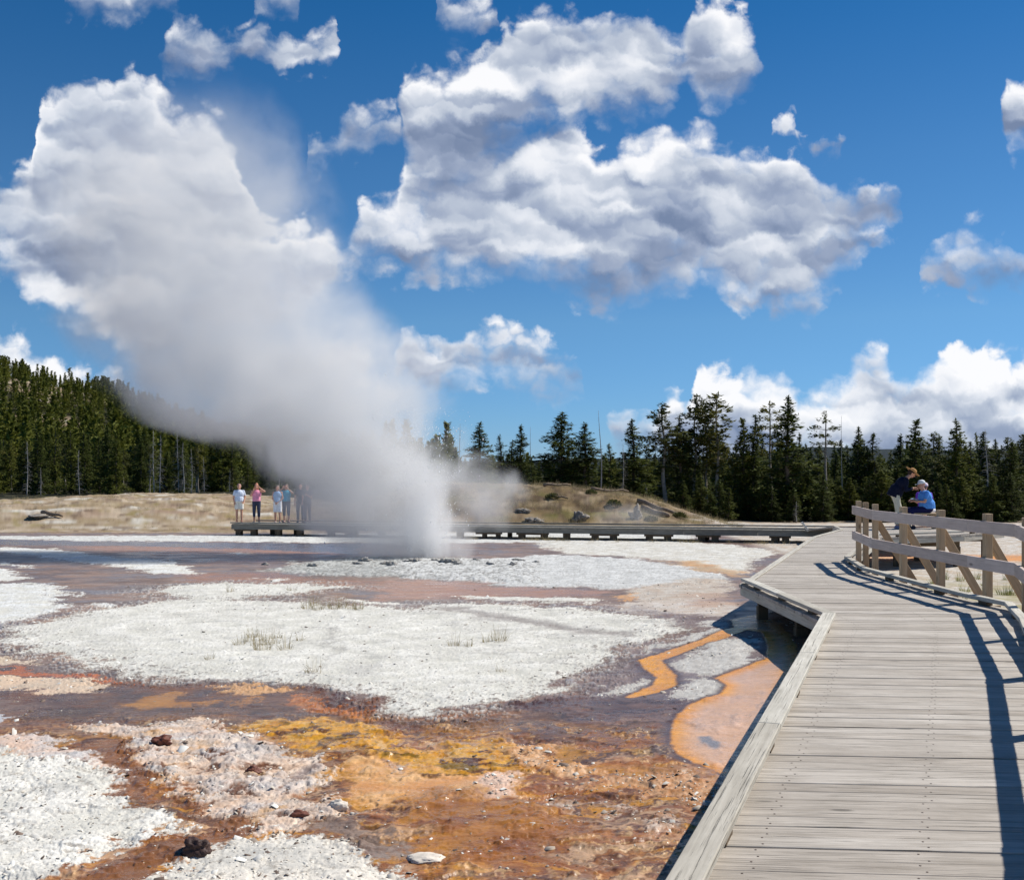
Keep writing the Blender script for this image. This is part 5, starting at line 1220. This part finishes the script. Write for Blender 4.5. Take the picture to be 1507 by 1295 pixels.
shrub(1000, 53.5, .40, 'dark green shrub at the right end of the hillock below the logs')
shrub(813, 55.0, .38, 'olive shrub under the broad spruce on the hillock')
shrub(870, 56.5, .34, 'small olive shrub near the hillock crest by the bare trunk')
# thin dry grass over the hillock, mound and along the far boardwalk
def scatter_grass():
    r_ = np.random.default_rng(5); VS = []; FS = []; TS = []; nb = 0
    base_ = [tuft_mesh(90+i, 26, .20, .16, None) for i in range(3)]
    arr = []
    for me in base_:
        v = np.empty(len(me.vertices)*3, np.float32); me.vertices.foreach_get('co', v); f = np.empty(len(me.polygons)*4, np.int32); me.loops.foreach_get('vertex_index', f); arr.append((v.reshape(-1, 3), f.reshape(-1, 4)))
    n_ = 0
    while n_ < 3600:
        if n_ < 2000: X = r_.uniform(-8, 11); Y = r_.uniform(49.5, 60)
        elif n_ < 3200: X = r_.uniform(-30, -9); Y = r_.uniform(49.5, 62)
        else: X = r_.uniform(-2, 13); Y = (FA.y+(X-FA.x)*(FB.y-FA.y)/(FB.x-FA.x))-r_.uniform(.2, 1.3)
        if fbm(np.array([X*.5]), np.array([Y*.5]), 3, 301)[0]+r_.normal(0, .12) < (-.1 if n_ < 2000 else .15): n_ += 1; continue
        v, f = arr[r_.integers(3)]; a = r_.uniform(0, 6.28); s_ = r_.uniform(.5, 1.3)*(.85 if n_ < 2000 else .6); z = float(terrain(X, Y))
        c_, s2 = math.cos(a), math.sin(a); VS.append(np.stack([(v[:, 0]*c_-v[:, 1]*s2)*s_*1.4+X, (v[:, 0]*s2+v[:, 1]*c_)*s_*1.4+Y, v[:, 2]*s_+z], 1)); FS.append(f+nb); TS.append(np.full(len(v), r_.random())); nb += len(v); n_ += 1
    me = mesh_np('dry_grass', np.concatenate(VS), np.concatenate(FS), np.concatenate(TS), M_STRAW); o = bpy.data.objects.new('dry_grass', me); COL.objects.link(o); tag(o, 'thin straw-coloured grass covering the mounds behind the boardwalk', 'grass', kind='stuff')
scatter_grass()
def crust_chips():
    r_ = np.random.default_rng(9); co, wet, col = GR['co'], GR['wet'], GR['col']
    ok = np.nonzero((co[:, 1] > 4.6) & (co[:, 1] < 24) & (np.abs(co[:, 0]) < co[:, 1]*.56) & (co[:, 0] < .3*co[:, 1]+.25))[0]
    dark = r_.random(len(ok)); cl_ = fbm(co[ok, 0]*.8, co[ok, 1]*.8, 3, 401); w_ = wet[ok]
    p = np.where(w_ < .3, .25+.9*np.clip(cl_, 0, 1), .05+.25*np.clip(cl_, 0, 1)); p = np.where((w_ > .3) & (w_ < .7), 1.0, p)
    p *= (np.clip(co[ok, 1], 5, 30)/10)**-0.3; p *= (w_ < .965); p /= p.sum(); pick = ok[r_.choice(len(ok), 11000, p=p)]
    n_ = len(pick); P_ = co[pick]+np.stack([r_.normal(0, .01, n_), r_.normal(0, .02, n_), np.zeros(n_)], 1)
    s_ = r_.lognormal(-5.75, .6, n_)*(1+P_[:, 1]*.06); s_ = np.clip(s_, .0018, .030)
    ang = r_.uniform(0, 6.28, n_); tilt = r_.normal(0, .25, (n_, 2)); q = np.array([(-1, -1, 0), (1, -1, 0), (1, 1, 0), (-1, 1, 0), (-.7, -.7, 1), (.7, -.7, 1), (.7, .7, 1), (-.7, .7, 1)], float)
    V_ = q[None]*np.stack([s_*r_.uniform(.8, 1.6, n_), s_*r_.uniform(.6, 1.1, n_), s_*r_.uniform(.2, .55, n_)], 1)[:, None, :]; V_ += r_.normal(0, .18, V_.shape)*s_[:, None, None]
    c_, s2 = np.cos(ang)[:, None], np.sin(ang)[:, None]; X = V_[..., 0]*c_-V_[..., 1]*s2; Y = V_[..., 0]*s2+V_[..., 1]*c_; Z = V_[..., 2]+X*tilt[:, :1]+Y*tilt[:, 1:]
    V_ = np.stack([X, Y, Z], -1)+P_[:, None, :]; Fq = np.array([(4, 5, 6, 7), (0, 1, 5, 4), (1, 2, 6, 5), (2, 3, 7, 6), (3, 0, 4, 7)]); F_ = (Fq[None]+(np.arange(n_)*8)[:, None, None]).reshape(-1, 4)
    t = np.where(r_.random(n_) < .16, r_.uniform(0, .25, n_), r_.uniform(.55, 1, n_)); t = np.where((wet[pick] > .5) & (r_.random(n_) < .6), r_.uniform(.1, .6, n_), t)
    m = bpy.data.materials.new('crust_chip'); m.use_nodes = True; n2_ = NT(m.node_tree); c = n2_.ramp(n2_.attr('tint'), [(0, srgb(84, 70, 62)), (.3, srgb(140, 120, 104)), (.6, srgb(200, 192, 178)), (1, srgb(232, 230, 222))])
    ps = n2_.node('ShaderNodeBsdfPrincipled'); n2_.put(ps.inputs['Base Color'], c); ps.inputs['Roughness'].default_value = .8; o_ = n2_.node('ShaderNodeOutputMaterial'); n2_.l.new(ps.outputs[0], o_.inputs[0])
    me = mesh_np('sinter_gravel', V_.reshape(-1, 3), F_, np.repeat(t, 8), m); o = bpy.data.objects.new('sinter_gravel', me); COL.objects.link(o); tag(o, 'loose white and dark sinter chips strewn over the crust', 'gravel', kind='stuff')
crust_chips()

# ================================================================ geyser and steam
def vol_mat(name, build, color=(.915, .915, .912), aniso=.25):
    m = bpy.data.materials.new(name); m.use_nodes = True; n = NT(m.node_tree)
    pos = n.node('ShaderNodeTexCoord').outputs['Object']; d = build(n, pos)
    pv = n.node('ShaderNodeVolumePrincipled'); pv.inputs['Color'].default_value = (*color, 1); pv.inputs['Anisotropy'].default_value = aniso; n.put(pv.inputs['Density'], d)
    o = n.node('ShaderNodeOutputMaterial'); n.l.new(pv.outputs[0], o.inputs['Volume']); return m
def loft(name, rings, mat, parent=None, loc=(0, 0, 0), sides=28, jitter=.0):
    """rings: (centre, rx, ry)"""
    V_ = []; F_ = []; L = Vector(loc)
    for i, (c, rx, ry) in enumerate(rings):
        for k in range(sides):
            a = 2*math.pi*k/sides; j = 1+jitter*mnoise.noise(Vector((math.cos(a)*1.5, math.sin(a)*1.5, i*.55)))
            V_.append(tuple(Vector(c)+Vector((math.cos(a)*rx*j, math.sin(a)*ry*j, 0))-L))
    for i in range(len(rings)-1):
        for k in range(sides): F_.append((i*sides+k, i*sides+(k+1) % sides, (i+1)*sides+(k+1) % sides, (i+1)*sides+k))
    F_.append(tuple(range(sides))[::-1]); F_.append(tuple((len(rings)-1)*sides+k for k in range(sides)))
    me = bpy.data.meshes.new(name); me.from_pydata(V_, [], F_); me.materials.append(mat); o = bpy.data.objects.new(name, me); COL.objects.link(o); o.location = loc
    if parent: o.parent = parent; o.location = L-parent.location
    return o
def curve1(n, x, pts, lo, hi):
    """piecewise curve of x (x range lo..hi) with several y columns, returned rescaled"""
    nc_ = len(pts[0])-1; mn = [min(p[i+1] for p in pts) for i in range(nc_)]; mx = [max(p[i+1] for p in pts)+1e-6 for i in range(nc_)]
    nd = n.node('ShaderNodeRGBCurve'); mp = nd.mapping; mp.extend = 'HORIZONTAL'
    for ci in range(nc_):
        c = mp.curves[ci]; q = [((p[0]-lo)/(hi-lo), (p[ci+1]-mn[ci])/(mx[ci]-mn[ci])) for p in pts]
        c.points[0].location = q[0]; c.points[1].location = q[-1]
        for a in q[1:-1]: c.points.new(*a)
        for a in c.points: a.handle_type = 'AUTO_CLAMPED'
    mp.update(); t = n.m('DIVIDE', n.m('SUBTRACT', x, lo), hi-lo); n.put(nd.inputs['Color'], n.comb(t, t, t)); sp = n.node('ShaderNodeSeparateColor'); n.l.new(nd.outputs[0], sp.inputs[0])
    return [n.m('MULTIPLY_ADD', sp.outputs[i], mx[i]-mn[i], mn[i]) for i in range(nc_)]
# row, left, right, distance, density
PL = [(832, 520, 700, 32.0, 1.0), (800, 480, 700, 32.0, 1.1), (770, 425, 696, 32.1, .80), (735, 398, 696, 32.3, .80), (700, 368, 696, 32.5, .85), (660, 310, 694, 32.8, .82), (620, 205, 688, 33.2, .74), (580, 160, 680, 33.6, .62),
      (540, 125, 664, 34.0, .60), (500, 94, 625, 34.4, .46), (450, 60, 570, 34.8, .38), (400, 40, 535, 35.2, .32), (350, 28, 515, 35.6, .29), (300, 25, 505, 36.0, .26), (250, 45, 485, 36.3, .20), (200, 80, 460, 36.6, .15), (150, 160, 430, 36.8, .04), (110, 230, 380, 37.0, .0)]
rows_ = []
for py, l, r_, Y, k in PL:
    c = at((l+r_)/2, py, Y); rows_.append((c.z, c.x, (r_-l)/2/FPX*Y, Y, k))
Z0, Z1 = rows_[0][0], rows_[-1][0]
def plume_density(n, pos):
    x, y, z = n.xyz(pos)
    warp = n.vm('SUBTRACT', n.noise(pos, .30, 2, .5, 0, '3D', 'Color'), (.5, .5, .5)); pw = n.vm('ADD', pos, n.scale(warp, 2.0)); wx_, wy_, wz_ = n.xyz(pw)
    cx_, rr_, yy_ = curve1(n, z, [(a[0], a[1], a[2], a[3]) for a in rows_], Z0, Z1)
    kk = curve1(n, z, [(a[0], a[4], a[4]) for a in rows_], Z0, Z1)[0]
    def rad(px_, py_):
        dx_ = n.m('DIVIDE', n.m('SUBTRACT', px_, cx_), rr_); dy_ = n.m('DIVIDE', n.m('SUBTRACT', py_, yy_), n.m('MULTIPLY_ADD', rr_, .55, .35))
        return n.m('SUBTRACT', 1.0, n.m('SQRT', n.m('ADD', n.m('MULTIPLY', dx_, dx_), n.m('MULTIPLY', dy_, dy_))))
    s0 = rad(x, y); s1 = rad(wx_, wy_)
    nn = n.noise(pw, .70, 5, .6)
    v = n.m('ADD', s1, n.m('MULTIPLY', n.m('SUBTRACT', nn, .5), 2.0)); v = n.mr(v, -.10, .60, 0, 1, 'SMOOTHSTEP'); v = n.m('MULTIPLY', v, n.mr(s0, -.06, .10, 0, 1, 'SMOOTHSTEP'))
    return n.m('MULTIPLY', n.m('MULTIPLY', v, kk), 1.0)
steam = loft('steam_plume', [((a[1], a[3], a[0]), a[2]*1.10, (a[2]*.55+.35)*1.10) for a in rows_], vol_mat('steam', plume_density))
tag(steam, 'large grey-white steam plume rising from the geyser and drifting to the upper left', 'steam', kind='stuff')

def ball_density(c, r3, k, fr=.9):
    def f(n, pos):
        q = n.vm('DIVIDE', pos, r3); s_ = n.m('SUBTRACT', 1.0, n.vm('LENGTH', q)); nn = n.noise(n.vm('ADD', pos, c), fr, 4, .55, .4)
        v = n.m('ADD', s_, n.m('MULTIPLY', n.m('SUBTRACT', nn, .5), 1.9)); v = n.mr(v, .0, .75, 0, 1, 'SMOOTHSTEP'); v = n.m('MULTIPLY', v, n.mr(s_, .0, .25, 0, 1, 'SMOOTHSTEP')); return n.m('MULTIPLY', v, k)
    return f
def puff(px, py, Y, rx, ry, rz, k, label, fr=.9):
    c = at(px, py, Y); bm = bmesh.new(); bmesh.ops.create_icosphere(bm, subdivisions=3, radius=1)
    for v in bm.verts: v.co = Vector((v.co.x*rx, v.co.y*ry, v.co.z*rz))
    me = bpy.data.meshes.new('steam_puff'); bm.to_mesh(me); bm.free(); me.materials.append(vol_mat('steam_puff', ball_density(tuple(c), (rx, ry, rz), k, fr)))
    o = bpy.data.objects.new('steam_puff', me); COL.objects.link(o); o.location = c; tag(o, label, 'steam', kind='stuff'); return o
puff(705, 728, 33.5, 1.75, 1.0, 1.55, .95, 'low grey steam cloud drifting right of the geyser column')
puff(925, 757, 49.0, 1.9, .8, .8, .35, 'faint steam wisp at the foot of the hillock', .7)

geyser = empty('geyser', at(635, 822, 31.8)); GO = Vector(geyser.location)
tag(geyser, 'white geyser jet of boiling water spraying up from its vent in the middle distance', 'geyser')
JR = [(828, 582, 688), (815, 584, 684), (800, 572, 684), (770, 572, 682), (730, 576, 680), (690, 584, 676), (650, 604, 666), (610, 614, 656), (585, 624, 646)]
jrows = [(at(0, py, 31.8).z, at((l+r_)/2, py, 31.8).x, (r_-l)/2/FPX*31.8) for py, l, r_ in JR]
def jet_density(n, pos):
    x, y, z = n.xyz(pos)
    cx_, rr_ = curve1(n, z, [(a[0], a[1], a[2]) for a in jrows], jrows[0][0], jrows[-1][0])
    st = n.noise(n.vm('MULTIPLY', pos, (3.2, 3.2, .8)), 1.0, 4, .6, .3)
    dx_ = n.m('DIVIDE', n.m('SUBTRACT', x, cx_), rr_); dy_ = n.m('DIVIDE', n.m('SUBTRACT', y, GO.y), rr_)
    s_ = n.m('SUBTRACT', 1.0, n.m('SQRT', n.m('ADD', n.m('MULTIPLY', dx_, dx_), n.m('MULTIPLY', dy_, dy_))))
    v = n.m('ADD', s_, n.m('MULTIPLY', n.m('SUBTRACT', st, .5), 1.8)); v = n.mr(v, .15, 1.15, 0, 1, 'SMOOTHSTEP'); v = n.m('MULTIPLY', v, n.mr(s_, 0, .15))
    fall = n.mr(z, jrows[0][0], jrows[-1][0], 1.0, 0.0); fall = n.m('ADD', n.m('MULTIPLY', n.m('POWER', fall, 3.0), 5.5), n.m('MULTIPLY', fall, .85))
    return n.m('MULTIPLY', v, fall)
loft('water_column', [((a[1], GO.y, a[0]), a[2], a[2]) for a in jrows], vol_mat('geyser_spray', jet_density, (1, 1, 1), .3), geyser)
M_DROP = mat_foliage('white_water', (.95, .96, .97), (1.0, 1.0, 1.0), .5, False)
def droplets():
    r_ = np.random.default_rng(21); q = np.array([(0, 0, -1), (1, 0, 0), (0, 1, 0), (-1, 0, 0), (0, -1, 0), (0, 0, 1)], float); Fq = np.array([(0, 2, 1), (0, 3, 2), (0, 4, 3), (0, 1, 4), (5, 1, 2), (5, 2, 3), (5, 3, 4), (5, 4, 1)])
    VS = []; n_ = 2300
    for i in range(n_):
        if i < 800: py = 822-abs(r_.normal(0, 85)); px = 629+r_.normal(0, 12+(.11*(822-py)))
        else: py = r_.uniform(600, 820); px = 610-abs(r_.normal(0, 50)) if r_.random() < .7 else 640+r_.normal(0, 28)
        if py < 540: continue
        p = at(px, py, 31.2+r_.normal(0, .35))-GO; s_ = float(np.clip(r_.lognormal(-4.85, .45), .004, .020)); VS.append(q*np.array([s_, s_, s_*r_.uniform(1, 2.2)])+np.array(p))
    n_ = len(VS); F_ = (Fq[None]+(np.arange(n_)*6)[:, None, None]).reshape(-1, 3); me = mesh_np('spray_droplets', np.concatenate(VS), F_, None, M_DROP, True)
    o = bpy.data.objects.new('spray_droplets', me); COL.objects.link(o); o.parent = geyser; o['kind'] = 'stuff'
droplets()
